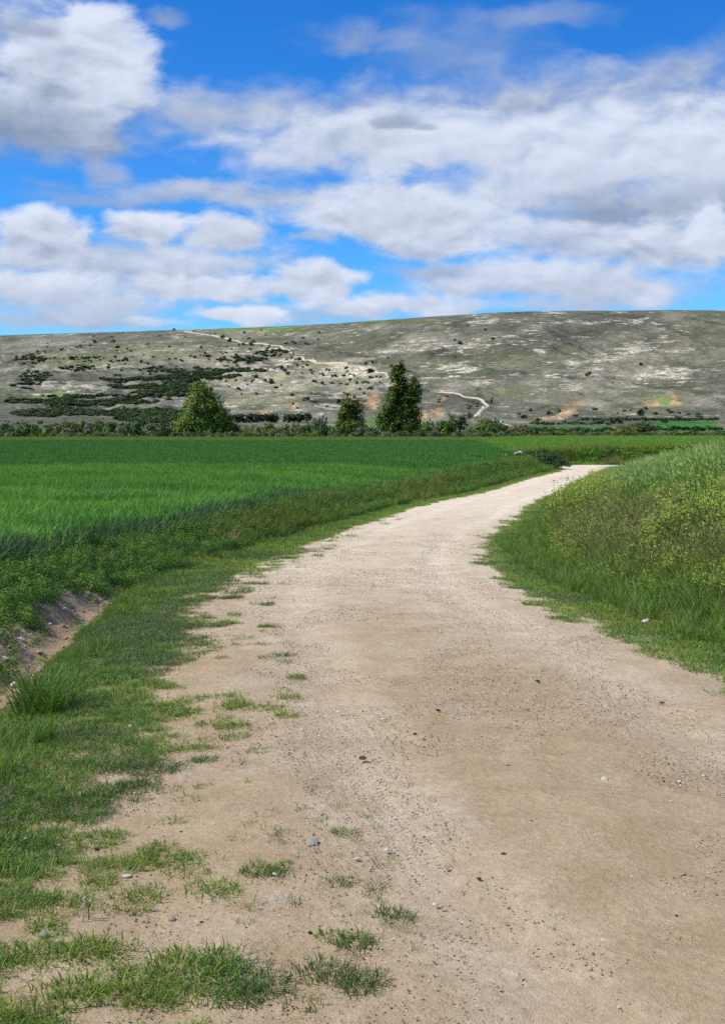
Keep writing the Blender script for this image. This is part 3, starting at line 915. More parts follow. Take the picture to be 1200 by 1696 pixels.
# --- leaf materials
L_LAWN = leaf_mat('lawn_blades', (0.085, 0.2, 0.026), (0.195, 0.335, 0.055), (.26, .24, .10))
L_LONG = leaf_mat('long_grass_blades', (0.085, 0.185, 0.024), (0.19, 0.305, 0.05), (.27, .25, .12))
L_OLIVE = leaf_mat('olive_grass_blades', (0.12, 0.165, 0.028), (0.235, 0.28, 0.055), (.25, .20, .10))
L_WHEAT = leaf_mat('wheat_blades', (0.092, 0.25, 0.03), (0.165, 0.38, 0.054), trans=.22)
L_WHEAT_SHADE = leaf_mat('shaded_wheat_blades', (0.026, 0.075, 0.024), (0.085, 0.155, 0.058), trans=.15)  # shaded face of the wheat edge, painted as darker blades
L_CROP_SHADE = leaf_mat('shaded_crop_blades', (0.062, 0.19, 0.027), (0.1, 0.25, 0.042), trans=.2)  # cloud shadow over the far field, put in as darker blades
L_WEED = leaf_mat('weed_leaves', (0.062, 0.16, 0.025), (0.16, 0.285, 0.046), trans=.25)
L_WEED_Y = leaf_mat('yellow_weed_leaves', (0.15, 0.25, 0.03), (0.25, 0.35, 0.055), trans=.25)
L_STEM = leaf_mat('mustard_stems', (0.1, 0.17, 0.026), (0.185, 0.255, 0.045), trans=.2)
L_FLOWER = leaf_mat('mustard_flowers', (0.33, 0.42, 0.075), (0.5, 0.57, 0.13), trans=.3)
L_BARLEY = leaf_mat('barley_blades', (0.07, 0.18, 0.028), (0.15, 0.275, 0.055), trans=.3)
L_AWN = leaf_mat('barley_awns', (0.3, 0.42, 0.11), (0.42, 0.52, 0.18), trans=.3)
L_DRY = leaf_mat('dry_straw', (.36, .27, .16), (.52, .42, .28), trans=.2)
L_FEATHER = leaf_mat('feather_grass_blades', (.17, .24, .15), (.33, .38, .27), trans=.25)
L_BROWN = leaf_mat('seeding_grass_blades', (0.15, 0.16, 0.05), (0.26, 0.25, 0.1), trans=.25)

L_LAWN_Y = leaf_mat('yellowish_lawn_blades', (0.135, 0.225, 0.03), (0.25, 0.34, 0.06), (.34, .29, .14))
L_LAWN_G = leaf_mat('greyish_lawn_blades', (0.08, 0.145, 0.04), (0.18, 0.25, 0.09), (.30, .27, .17))
S_LAWN = source_set('lawn_clump', [blade_mesh('lawn_clump', 32, (.014, .042), .0040, .058, .95, [mt], curl=.9, seed=i) for i, mt in enumerate((L_LAWN, L_LAWN, L_LAWN, L_LAWN_Y, L_LAWN_Y, L_LAWN_G, L_LAWN_G))])
def lawn_kind(P, seed, dryness=0.0):
    k = fbm(P[:, 0] / .8, P[:, 1] / .9, seed, 4) + RNG.normal(0, .07, len(P)) + dryness
    return np.where(k > .58, 5, np.where(k > .42, 0, 3)) + RNG.integers(0, 2, len(P))
S_LONG = source_set('long_clump', [blade_mesh('long_clump', 26, (.12, .30), .0065, .06, .28, [L_LONG], curl=.8, seed=20 + i, seg=4) for i in range(4)])
S_OLIVE = source_set('olive_clump', [blade_mesh('olive_clump', 34, (.10, .26), .007, .10, .45, [L_OLIVE], curl=1.0, seed=30 + i, seg=4) for i in range(4)])
L_WHEAT_D = leaf_mat('deep_wheat_blades', (0.066, 0.2, 0.026), (0.122, 0.3, 0.044), trans=.22)
L_WHEAT_Y = leaf_mat('light_wheat_blades', (0.125, 0.285, 0.034), (0.21, 0.41, 0.06), trans=.22)
W3 = (L_WHEAT, L_WHEAT, L_WHEAT_D, L_WHEAT_D, L_WHEAT_Y, L_WHEAT_Y)
S_WHEAT = source_set('wheat_clump', [blade_mesh('wheat_clump', 26, (.22, .40), .011, .10, .22, [mt], curl=.9, seed=40 + i, seg=4) for i, mt in enumerate(W3)])
def wheat_kind(P):
    k = fbm(P[:, 0] / 3.5, P[:, 1] / 1.6, 242, 4, .6) + RNG.normal(0, .06, len(P))
    return np.where(k > .57, 2, np.where(k > .44, 0, 4)) + RNG.integers(0, 2, len(P))
S_WHEATE = source_set('wheat_edge_clump', [blade_mesh('wheat_edge_clump', 26, (.22, .40), .011, .10, .3, [L_WHEAT_SHADE], curl=1.0, seed=45 + i, seg=4) for i in range(4)])
S_WHEATF = source_set('wheat_patch', [blade_mesh('wheat_patch', 60, (.24, .42), .024, .34, .22, [mt], curl=.8, seed=50 + i, seg=2) for i, mt in enumerate(W3)])
S_CROP_SHADE = source_set('shaded_crop_patch', [blade_mesh('shaded_crop_patch', 60, (.22, .36), .030, .42, .3, [L_CROP_SHADE], curl=.8, seed=55 + i, seg=2) for i in range(4)])
S_BARLEY = source_set('barley_clump', [blade_mesh('barley_clump', 30, (.42, .74), .010, .12, .16, [L_BARLEY, L_AWN], curl=.55, seed=60 + i, seg=4, heads=(.42, .11, 1)) for i in range(4)])
S_DRY = source_set('dry_clump', [blade_mesh('dry_clump', 26, (.10, .30), .005, .06, .5, [L_DRY], curl=.7, seed=70 + i, seg=3) for i in range(3)])
S_FEATHER = source_set('feather_clump', [blade_mesh('feather_clump', 60, (.35, .65), .006, .10, .5, [L_FEATHER], curl=1.5, seed=75 + i, seg=5) for i in range(3)])
S_BROWN = source_set('seeding_clump', [blade_mesh('seeding_clump', 22, (.18, .42), .005, .08, .2, [L_BROWN, L_BROWN], curl=.5, seed=80 + i, seg=3, heads=(.7, .07, 1)) for i in range(3)])
def weed_mesh(name, mat, seed, n=300, r=.16, h=.2, leaf=.023):
    rg = np.random.default_rng(seed)
    u = rg.normal(size=(n, 3)); u[:, 2] = np.abs(u[:, 2]); u /= np.linalg.norm(u, axis=1)[:, None]
    k = rg.uniform(.45, 1.0, n)[:, None] * (.75 + .5 * vnoise(u[:, 0] * 2 + seed, u[:, 1] * 2, seed))[:, None]
    p = u * k * [r, r, h]
    return leaf_mesh(name, p, leaf, mat, seed=seed, centre=np.array([0, 0, 0.]), up=.5)
S_WEED = source_set('weed_clump', [weed_mesh('weed_clump', L_WEED, 90 + i) for i in range(4)])
S_WEEDY = source_set('yellow_weed_clump', [weed_mesh('yellow_weed_clump', L_WEED_Y, 95 + i, n=170, r=.12, h=.14) for i in range(3)])
def mustard_mesh(seed):
    r = np.random.default_rng(seed)
    V = []; T = []; rn = []; mi = []
    def strip(p, q, w):
        d = np.array([w, 0, 0]) if r.uniform() < .5 else np.array([0, w, 0])
        b = len(V); c = r.uniform()
        V.extend([tuple(p - d), tuple(p + d), tuple(q + d * .5), tuple(q - d * .5)]); rn.extend([c] * 4)
        T.extend([(b, b + 1, b + 2), (b, b + 2, b + 3)]); mi.extend([0, 0])
    def petals(c, rad, k):
        pts = c + r.normal(size=(k, 3)) * [rad, rad, rad * .8]
        v, t, q = leaf_cloud(pts, .021, seed=int(r.integers(1e6)), up=.8, aspect=.9)
        b = len(V); V.extend(map(tuple, v)); T.extend((t + b).tolist()); rn.extend(q); mi.extend([1] * len(t))
    for s_ in range(5):
        base = np.array([r.normal(0, .05), r.normal(0, .05), 0])
        top = base + [r.normal(0, .07), r.normal(0, .07), r.uniform(.42, .72)]
        m1 = (base + top) / 2 + r.normal(0, .015, 3)
        strip(base, m1, .004); strip(m1, top, .003)
        petals(top, .020, 7)
        for b_ in range(3):
            s0 = base + (top - base) * r.uniform(.45, .8)
            tp = s0 + [r.normal(0, .06), r.normal(0, .06), r.uniform(.08, .17)]
            strip(s0, tp, .0025); petals(tp, .016, 4)
    n = 46
    u = np.stack([r.normal(0, .085, n), r.normal(0, .085, n), r.uniform(.02, .48, n)], 1)
    v, t, q = leaf_cloud(u, .06, seed=seed, up=.2, aspect=.35)
    b = len(V); V.extend(map(tuple, v)); T.extend((t + b).tolist()); rn.extend(q); mi.extend([0] * len(t))
    me = mesh_np('mustard_plant', np.array(V), np.array(T))
    me.materials.append(L_STEM); me.materials.append(L_FLOWER)
    me.polygons.foreach_set('material_index', np.array(mi, np.int32))
    set_attr(me, 'rnd', rn)
    return me
S_MUST = source_set('mustard_plant', [mustard_mesh(100 + i) for i in range(5)])

def P3(P, z, dz=0.0):
    return np.stack([P[:, 0], P[:, 1], z + dz], 1)

# --- turf on the left verge, broken up near the wheel tracks
P = sample(3.0, 34, lambda y: 1150 if y < 7 else 1150 * (7 / y) ** 1.4, x1=6)
z, dl, dr, st, e = info(P)
pn = fbm(P[:, 0] / .34, P[:, 1] / .30, 201, 5, .62); pb = fbm(P[:, 0] / 1.1, P[:, 1] / 1.3, 203, 3)
pf = fbm(P[:, 0] / .085, P[:, 1] / .085, 204, 3)
pn = fbm(P[:, 0] / .24, P[:, 1] / .20, 201, 4, .6)
nearw = 1 - sst(4.4, 6.2, P[:, 1])
pr = sst(-.45, .85, dl) * nearw * .74 + sst(-.28, .42, dl) * (1 - nearw) + .22 * sst(.5, 1.0, dl) * (1 - nearw)
m = (pr + 1.9 * (pn - .5) + 1.0 * (pf - .5) + .9 * (pb - .5) - .12 * (1 - sst(3.2, 4.0, P[:, 1])) > .5) & (dl > -.4) & (dl < e * .62)
m &= bare_mask(dl, e, st) < .35 + .3 * pn
ps = fbm(P[:, 0] / .11, P[:, 1] / .10, 208, 2)
m |= (ps > .80 - .16 * sst(-.6, .3, dl)) & (dl > -.75) & (dl < .5) & (pb > .38)
m &= bare_mask(dl, e, st) < .35 + .3 * pn
P = P[m]; z = z[m]
sc_ = (.75 + .7 * fbm(P[:, 0] / .5, P[:, 1] / .5, 205, 2)) * (.9 + .7 * sst(8, 22, P[:, 1]) + .25 * sst(.5, 1.2, dl[m]))
scatter('turf', P3(P, z), sc_, S_LAWN, 7, 'short broken turf of green grass on the verge left of the dirt road', 'grass', kind=lawn_kind(P, 206, .04))

k_ = RNG.uniform(size=len(P)) < .035
scatter('verge_straw', P3(P[k_], z[k_]), RNG.uniform(.12, .30, k_.sum()), S_DRY, 3, 'bits of dead straw lying in the turf of the left verge', 'straw', tilt=.9)
k_ = RNG.uniform(size=len(P)) < .03
scatter('verge_rosettes', P3(P[k_], z[k_]), np.stack([RNG.uniform(.18, .42, k_.sum())] * 2 + [RNG.uniform(.10, .22, k_.sum())], 1), S_WEED, 4, 'flat leafy rosettes in the turf of the left verge', 'weeds')

# --- longer grass in the left verge and the ditch lip
P = sample(5.2, 30, lambda y: 150 if y < 12 else 150 * (12 / y) ** 1.2, x1=4)
z, dl, dr, st, e = info(P)
q = fbm(P[:, 0] / .7, P[:, 1] / .9, 211, 3)
m = (dl > .55 + .5 * (q - .5)) & (dl < e * .7) & (q > .56 - .16 * sst(.7, 1.3, dl)) & (bare_mask(dl, e, st) < .25)
P = P[m]; z = z[m]
scatter('verge_grass', P3(P, z), RNG.uniform(.25, .7, len(P)), S_LONG, 4, 'longer green grass along the ditch beside the wheat field', 'grass')

# --- leafy weeds on the bank below the wheat
P = sample(7.0, 24, lambda y: 70 if y < 14 else 70 * 14 / y, x1=2)
z, dl, dr, st, e = info(P)
q = fbm(P[:, 0] / .6, P[:, 1] / .8, 221, 3)
m = (dl / e > .54 + .30 * (q - .5)) & (dl < e + .15) & (bare_mask(dl, e, st) * (.5 + q) < .72)
P = P[m]; z = z[m]
yel = RNG.uniform(size=len(P)) < .10
scatter('bank_weeds', P3(P[~yel], z[~yel]), RNG.uniform(.5, 1.1, (~yel).sum()), S_WEED, 4, 'dense leafy green weeds on the bank between ditch and wheat', 'weeds')
scatter('pale_bank_weeds', P3(P[yel], z[yel]), RNG.uniform(.7, 1.3, yel.sum()), S_WEEDY, 3, 'yellow-green leafy weeds dotted over the left bank', 'weeds')
# --- weeds on the crumbling ditch face
P = sample(7.0, 15, 9, x1=0)
z, dl, dr, st, e = info(P)
m = (bare_mask(dl, e, st) > .4)
P = P[m]; z = z[m]
scatter('ditch_weeds', P3(P, z), RNG.uniform(.25, .7, len(P)), S_WEEDY, 3, 'small yellow-green weeds on the bare ditch side', 'weeds')

# --- olive rough grass on the bank further along the road
P = sample(17, 118, lambda y: 90 if y < 24 else 90 * (24 / y) ** 1.25, x1=26)
z, dl, dr, st, e = info(P)
q = fbm(P[:, 0] / 1.6, P[:, 1] / 2.5, 231, 3)
m = (dl > .75 + .5 * (q - .5)) & (dl < e + .1) & (P[:, 1] > 18 + 5 * q)
P = P[m]; z = z[m]; q = q[m]
s_ = RNG.uniform(.8, 1.5, len(P)) * (1 + .9 * sst(20, 90, P[:, 1]))
ol = RNG.uniform(size=len(P)) < .35 + .9 * (q - .4)
scatter('bank_grass', P3(P[ol], z[ol]), s_[ol], S_OLIVE, 4, 'olive rough grass on the bank along the left side of the road', 'grass')
scatter('bank_herbs', P3(P[~ol], z[~ol]), s_[~ol] * .95, S_WEED, 4, 'green herbs growing through the rough grass on the left bank', 'weeds')
# low bright verge at its foot
P = sample(20, 112, lambda y: 260 * (20 / y) ** 1.35, x1=26)
z, dl, dr, st, e = info(P)
m = (dl > -.05 + .5 * (fbm(P[:, 0] / .7, P[:, 1] / .7, 235, 3) - .5)) & (dl < 1.25)
P = P[m]; z = z[m]
scatter('verge_turf', P3(P, z), RNG.uniform(1.5, 2.6, len(P)) * (1 + .8 * sst(25, 90, P[:, 1])), S_LAWN, 5, 'bright short turf edging the left side of the road further on', 'grass')

# --- wheat
P = sample(11.0, 66, lambda y: 46 if y < 24 else 46 * (24 / y) ** 1.0, x1=13)
z, dl, dr, st, e = info(P)
far_line = 62 + 1.2 * (fbm(P[:, 0] / 3, P[:, 1] * 0, 241, 3) - .5)
m = (dl > e + .12 * RNG.normal(size=len(P))) & (P[:, 1] < far_line)
P = P[m]; z = z[m]; dl = dl[m]; e = e[m]
hvar = .82 + .4 * fbm(P[:, 0] / 2.2, P[:, 1] / 1.2, 243, 3)
rim = (dl - e) < .55 + .25 * RNG.normal(size=len(P))
nearp = (P[:, 1] < 34)
a = rim
scatter('wheat_edge', P3(P[a], z[a]), hvar[a] * RNG.uniform(.85, 1.1, a.sum()), S_WHEATE, 4, 'outer row of young wheat above the ditch, its shaded face coloured darker', 'wheat', tilt=.2)
a = ~rim & nearp
scatter('wheat', P3(P[a], z[a]), hvar[a] * RNG.uniform(.85, 1.1, a.sum()), S_WHEAT, 6, 'bright green young wheat filling the near part of the field', 'wheat', kind=wheat_kind(P[a]))
a = ~rim & ~nearp
scatter('wheat_further_on', P3(P[a], z[a]), hvar[a] * RNG.uniform(.85, 1.1, a.sum()), S_WHEATF, 6, 'bright green young wheat in the middle of the field', 'wheat', kind=wheat_kind(P[a]))
P = sample(60, 226, lambda y: 9 if y < 90 else 9 * (90 / y) ** 1.1, x1=24)
z, dl, dr, st, e = info(P)
m = (dl > e) & (P[:, 1] >= 62) & (P[:, 1] < 172 + 12 * (fbm(P[:, 0] / 18, P[:, 1] * 0, 249, 3) - .5)) & (P[:, 0] < 13.5 + (P[:, 1] - 95) * .03)
m &= ~((P[:, 1] > 108) & (P[:, 0] > 12 + (P[:, 1] - 100) * .06))
P = P[m]; z = z[m]
scatter('shaded_crop', P3(P, z), RNG.uniform(.85, 1.15, len(P)) * (1 + .5 * sst(100, 220, P[:, 1])), S_CROP_SHADE, 4, 'crop at the far end of the field, cloud shadow put in as darker green', 'crop')
# lighter unmown margin at the far end of the field
P = sample(165, 236, 3.4)
z, dl, dr, st, e = info(P)
m = (P[:, 1] > 172 + 12 * (fbm(P[:, 0] / 18, P[:, 1] * 0, 249, 3) - .5)) & (P[:, 0] < 14 + (P[:, 1] - 100) * .06)
P = P[m]; z = z[m]
ol = fbm(P[:, 0] / 10, P[:, 1] / 8, 248, 3) > .5
scatter('field_margin', P3(P[ol], z[ol]), RNG.uniform(1.4, 2.6, ol.sum()), S_OLIVE, 4, 'pale rough grass margin between the crop and the line of bushes', 'grass')
scatter('margin_grass', P3(P[~ol], z[~ol]), RNG.uniform(1.4, 2.4, (~ol).sum()), S_LONG, 4, 'green grass in the margin between the crop and the line of bushes', 'grass')

# --- right-hand verge and bank
P = sample(4.5, 95, lambda y: 420 if y < 10 else 420 * (10 / y) ** 1.35, x0=1)
z, dl, dr, st, e = info(P)
q = fbm(P[:, 0] / .35, P[:, 1] / .45, 251, 4)
m = (dr > -.12 + .9 * (.52 - q)) & (dr < 1.1)
P = P[m]; z = z[m]
scatter('right_verge_turf', P3(P, z), RNG.uniform(.9, 1.5, len(P)) * (1 + 1.5 * sst(10, 60, P[:, 1])), S_LAWN, 7, 'low grass edging the right side of the road', 'grass', kind=lawn_kind(P, 207, -.03))
P = sample(5, 60, lambda y: 120 if y < 12 else 120 * (12 / y) ** 1.25, x0=1)
z, dl, dr, st, e = info(P)
q = fbm(P[:, 0] / .9, P[:, 1] / 1.2, 255, 3)
m = (dr > .45 + .6 * (q - .5)) & (dr < 2.6 + .8 * (q - .5) * 2)
P = P[m]; z = z[m]; q = q[m]; dr = dr[m]
br = (RNG.uniform(size=len(P)) < .30 * sst(.8, 1.6, dr) * (.5 + q))
scatter('right_bank_grass', P3(P[~br], z[~br]), RNG.uniform(.7, 1.5, (~br).sum()) * (.6 + .6 * sst(.5, 1.4, dr[~br])), S_LONG, 4, 'tall green grass at the foot of the right-hand bank', 'grass')
scatter('seeding_grass', P3(P[br], z[br]), RNG.uniform(.7, 1.3, br.sum()), S_BROWN, 3, 'brownish seeding grass among the tall grass of the right bank', 'grass')
P = sample(7, 78, lambda y: 26 if y < 16 else 26 * (16 / y) ** .9, x0=2)
z, dl, dr, st, e = info(P)
q = fbm(P[:, 0] / 1.3, P[:, 1] / 2.0, 261, 3)
top = 4.3 * sst(90, 30, P[:, 1]) + .6
top = 1.3 + 1.6 * (1 - sst(35, 80, P[:, 1]))
m = (fbm(P[:, 0] / .5, P[:, 1] / .8, 263, 3) > .40) & (dr > .95 + 1.0 * (q - .5)) & (dr < top + 1.2 * (q - .4)) & (P[:, 1] > 8.5)
P = P[m]; z = z[m]; q = q[m]; dr = dr[m]
hs = np.clip(.58 + .32 * sst(.9, 1.8, dr) - .30 * sst(2.0, 3.0, dr) + 1.3 * (q - .5), .32, 1.25)
scatter('mustard', P3(P, z), hs * RNG.uniform(.85, 1.2, len(P)), S_MUST, 5, 'wild mustard in pale yellow flower covering the right-hand bank', 'wildflowers', tilt=.1)
P = sample(8, 78, lambda y: 30 if y < 16 else 30 * (16 / y), x0=2)
z, dl, dr, st, e = info(P)
m = (dr > 1.3) & (dr < 4.4)
P = P[m]; z = z[m]
scatter('right_bank_undergrowth', P3(P, z), RNG.uniform(.8, 1.6, len(P)), S_OLIVE, 4, 'olive undergrowth beneath the mustard on the right-hand bank', 'grass')
P = sample(12, 92, lambda y: 40 if y < 22 else 40 * (22 / y), x0=3)
z, dl, dr, st, e = info(P)
lo_ = .8 + 2.1 * (1 - sst(28, 84, P[:, 1]))
m = (dr > lo_ + .35 * RNG.normal(size=len(P))) & (dr < 14)
P = P[m]; z = z[m]
scatter('barley', P3(P, z), RNG.uniform(.6, .95, len(P)) * (1 - .35 * sst(45, 90, P[:, 1])), S_BARLEY, 4, 'feathery green barley along the top of the right-hand bank', 'barley')
# --- far side of the bend and the meadow beyond it
P = sample(98, 228, lambda y: 12 * (100 / y) ** 1.2, x0=8)
z, dl, dr, st, e = info(P)
m = (dl > .3) & (P[:, 0] > 13.5 + (P[:, 1] - 100) * .06) & (P[:, 1] > 100)
P = P[m]; z = z[m]; dl = dl[m]
brk = (dl < 7) & (fbm(P[:, 0] / 3, P[:, 1] / 3, 271, 3) > .5)
scatter('meadow', P3(P[~brk], z[~brk]), RNG.uniform(1.1, 2.0, (~brk).sum()), source_set('meadow_patch', [blade_mesh('meadow_patch', 60, (.08, .2), .03, .38, .4, [leaf_mat('meadow_blades', (0.13, 0.27, 0.034), (0.24, 0.38, 0.06))], curl=.7, seed=270 + i, seg=2) for i in range(3)]), 3,
        'light green meadow beyond the bend of the road', 'grass')
scatter('bend_bank_grass', P3(P[brk], z[brk]), RNG.uniform(1.6, 2.8, brk.sum()), S_OLIVE, 4, 'olive grass on the cut bank at the bend of the road', 'grass')
P = sample(98, 128, 5, x0=14, x1=36)
z, dl, dr, st, e = info(P)
m = (dl > .2) & (dl < 5) & (fbm(P[:, 0] / 2, P[:, 1] / 2, 273, 2) > .5)
P = P[m]; z = z[m]
scatter('bend_bank_herbs', P3(P, z), RNG.uniform(1.5, 3.2, len(P)), S_WEEDY, 3, 'yellow-green herbs on the cut bank at the bend', 'weeds')

# ================================================================== trees and bushes
def tube(pts, radii, sides=7):
    pts = np.array(pts, float); V = []; T = []
    for i, p in enumerate(pts):
        t = pts[min(i + 1, len(pts) - 1)] - pts[max(i - 1, 0)]
        t /= np.linalg.norm(t) + 1e-9
        a = np.cross(t, [0.3, 1, .1]); a /= np.linalg.norm(a); b = np.cross(t, a)
        for k in range(sides):
            th = 2 * math.pi * k / sides
            V.append(p + (a * math.cos(th) + b * math.sin(th)) * radii[i])
    for i in range(len(pts) - 1):
        for k in range(sides):
            T.append((i * sides + k, i * sides + (k + 1) % sides, (i + 1) * sides + (k + 1) % sides, (i + 1) * sides + k))
    T.append(tuple(range(sides))[::-1]); T.append(tuple((len(pts) - 1) * sides + k for k in range(sides)))
    return V, T
def tube_mesh(name, pts, radii, mat, sides=7):
    V, T = tube(pts, radii, sides)
    return mesh_np(name, V, T, mat, smooth=True)
def crown_points(lobes, n, clump, per, seed):
    """leaf positions: clumps seated through the outer part of every lobe, gaps between clumps"""
    r = np.random.default_rng(seed)
    vol = np.array([l[1][0] * l[1][1] * l[1][2] for l in lobes]) ** .75
    k = max(1, n // per)
    which = r.choice(len(lobes), k, p=vol / vol.sum())
    c = np.array([lobes[i][0] for i in which], float); rad = np.array([lobes[i][1] for i in which], float)
    u = r.normal(size=(k, 3)); u /= np.linalg.norm(u, axis=1)[:, None]
    rr = r.uniform(.35, 1.0, k) ** .5
    cl = c + u * rad * rr[:, None]
    cs = clump * r.uniform(.55, 1.35, k)
    pts = np.repeat(cl, per, 0) + r.normal(size=(k * per, 3)) * np.repeat(cs, per)[:, None] * [.5, .5, .36]
    return pts
def crown_mesh(name, lobes, n, leaf, mat, seed, clump=.8, per=28):
    p = crown_points(lobes, n, clump, per, seed)
    p = p[p[:, 2] > .05]
    V, T, rn = leaf_cloud(p, leaf, seed=seed, up=.5, centre=np.array([0, 0, p[:, 2].mean() * .8]), aspect=.75)
    me = mesh_np(name, V, T, mat); set_attr(me, 'rnd', rn)
    return me
def make_tree(name, px, base_y, lobes, n, leaf, mat, trunk_h, trunk_r, label, cat, seed, clump=.8, limbs=7, group=None, bark=None):
    x = (px - CX) / F * base_y
    z = float(near_height(np.array([x]), np.array([base_y]))[0])
    t = empty(name, (x, base_y, z - .03), 0, label, cat, group)
    r = np.random.default_rng(seed)
    pts = [(0, 0, -.2)] + [(r.normal(0, .10) * k, r.normal(0, .10) * k, trunk_h * k / 5) for k in range(1, 6)]
    obj('trunk', tube_mesh('trunk', pts, [trunk_r * (1.25 - .22 * k) for k in range(6)], bark or M_BARK), t)
    for i in range(limbs):
        l = lobes[i % len(lobes)]
        s0 = np.array(pts[1 + i % 4]) * 1.0
        e_ = np.array(l[0]) + r.normal(size=3) * np.array(l[1]) * .35
        m_ = (s0 + e_) / 2 + [0, 0, .25]
        obj('limb', tube_mesh('limb', [s0, m_, e_], [trunk_r * .45, trunk_r * .28, trunk_r * .08], bark or M_BARK, 5), t)
    rough_ = list(lobes)
    for _ in range(16):                               # boughs that break the outline
        l = lobes[r.integers(len(lobes))]
        u = r.normal(size=3); u[2] = abs(u[2]) * .8; u /= np.linalg.norm(u)
        c = np.array(l[0]) + u * np.array(l[1]) * r.uniform(.85, 1.12)
        k = r.uniform(.18, .36)
        rough_.append((tuple(c), (l[1][0] * k + .25, l[1][0] * k + .25, l[1][0] * k + .35)))
    obj('crown', crown_mesh('crown', rough_, n, leaf, mat, seed, clump), t)
    return t
K = 255 / F          # metres per photograph pixel at the row of trees
def lb(cx, px, py, rx, ry, dy=0.0, depth=1.0, base=722):
    return ((((px - cx) * K), dy, (base - py) * K), (rx * K, rx * K * depth, ry * K))
T_BROAD = leaf_mat('broad_tree_leaves', (0.07, 0.135, 0.016), (0.175, 0.245, 0.034), trans=.3)
T_POPLAR = leaf_mat('poplar_leaves', (0.082, 0.14, 0.02), (0.215, 0.265, 0.044), trans=.25)
T_DARK = leaf_mat('dark_bush_leaves', (0.044, 0.09, 0.022), (0.105, 0.16, 0.042), trans=.2)
T_GREEN = leaf_mat('green_bush_leaves', (0.075, 0.14, 0.022), (0.165, 0.24, 0.045), trans=.25)
T_OLIVE = leaf_mat('olive_bush_leaves', (0.11, 0.11, 0.032), (0.21, 0.2, 0.062), trans=.2)
T_GREY = leaf_mat('grey_green_bush_leaves', (0.08, 0.115, 0.06), (0.165, 0.2, 0.11), trans=.2)
T_PALE = leaf_mat('pale_brown_bush_leaves', (.16, .14, .075), (.26, .22, .125), trans=.2)
T_PINE = leaf_mat('juniper_leaves', (.024, .044, .017), (.062, .090, .034), trans=.12)

make_tree('broad_tree', 338, 252, [lb(338, 335, 652, 20, 22), lb(338, 331, 674, 28, 26), lb(338, 322, 698, 28, 24, -1), lb(338, 353, 668, 15, 20, -.6), lb(338, 360, 694, 21, 27, -1), lb(338, 342, 706, 40, 18), lb(338, 333, 638, 11, 11), lb(338, 309, 706, 14, 16, -1), lb(338, 371, 708, 12, 13, -1.2)],
          17000, .46, T_BROAD, 8.5, .34, 'broad yellow-green tree standing alone at the edge of the wheat field', 'tree', 301, 1.1, 9)
make_tree('poplar_tree', 664, 255, [lb(664, 655, 640, 10, 46), lb(664, 664, 632, 8, 40, .6), lb(664, 657, 618, 6, 28), lb(664, 665, 612, 4, 22), lb(664, 652, 676, 18, 42), lb(664, 668, 664, 15, 44, .3), lb(664, 684, 656, 12, 40, -.5), lb(664, 688, 640, 7, 26), lb(664, 678, 692, 19, 28), lb(664, 642, 692, 13, 28, -.7), lb(664, 632, 692, 7, 17), lb(664, 664, 704, 28, 18)],
          24000, .44, T_POPLAR, 13.5, .36, 'tallest poplar with two tapering tops', 'tree', 302, .85, 10)
make_tree('poplar_tree', 581, 256, [lb(581, 586, 672, 9, 25), lb(581, 578, 685, 13, 30), lb(581, 593, 690, 10, 28), lb(581, 569, 690, 9, 24), lb(581, 581, 704, 21, 18), lb(581, 572, 665, 6, 15)],
          10000, .42, T_POPLAR, 7.5, .24, 'smaller poplar to the side of the tallest one', 'tree', 303, .7, 7)
make_tree('thin_tree', 762, 262, [lb(762, 757, 690, 16, 13), lb(762, 768, 684, 12, 12), lb(762, 748, 698, 12, 10), lb(762, 774, 698, 9, 10), lb(762, 762, 708, 14, 10)],
          1900, .36, T_DARK, 5.2, .2, 'thin dark tree with open crown behind the round bushes', 'tree', 304, .7, 7)
make_tree('round_tree', 803, 249, [lb(803, 803, 708, 20, 17), lb(803, 792, 714, 15, 13, -.5), lb(803, 816, 713, 14, 14), lb(803, 800, 697, 11, 8), lb(803, 808, 718, 20, 12, -1)],
          6000, .40, leaf_mat('dark_round_leaves', (0.06, 0.125, 0.022), (0.16, 0.225, 0.042), trans=.22), 3.2, .2, 'dense dark green round tree beside the thin tree', 'tree', 305, .7, 6)
make_tree('round_tree', 734, 248, [lb(734, 735, 712, 16, 14), lb(734, 724, 717, 11, 11), lb(734, 745, 715, 12, 12), lb(734, 735, 703, 8, 7)],
          4600, .38, leaf_mat('bright_round_leaves', (0.11, 0.2, 0.026), (0.24, 0.33, 0.05), trans=.25), 2.6, .16, 'bright green rounded tree close to the tallest poplar', 'tree', 306, .6, 6)
make_tree('round_tree', 1027, 246, [lb(1027, 1026, 718, 20, 14), lb(1027, 1015, 724, 14, 10), lb(1027, 1040, 722, 13, 12), lb(1027, 1030, 727, 20, 9)],
          5000, .40, leaf_mat('olive_round_leaves', (0.095, 0.13, 0.027), (0.21, 0.23, 0.055), trans=.22), 2.6, .18, 'olive green round tree at the edge of the meadow', 'tree', 307, .7, 6)
make_tree('field_tree', 1068, 258, [lb(1068, 1066, 704, 13, 10), lb(1068, 1056, 708, 10, 8), lb(1068, 1080, 706, 8, 7), lb(1068, 1064, 718, 8, 10), lb(1068, 1072, 722, 9, 9)],
          1700, .36, T_DARK, 4.0, .2, 'dark tree with flat top standing beyond the meadow', 'tree', 308, .7, 6)
make_tree('field_tree', 1045, 268, [lb(1045, 1044, 708, 9, 10), lb(1045, 1050, 712, 8, 8), lb(1045, 1040, 716, 8, 8)],
          800, .36, T_GREY, 3.4, .15, 'grey-green tree between the olive round tree and the dark one', 'tree', 309, .7, 5)

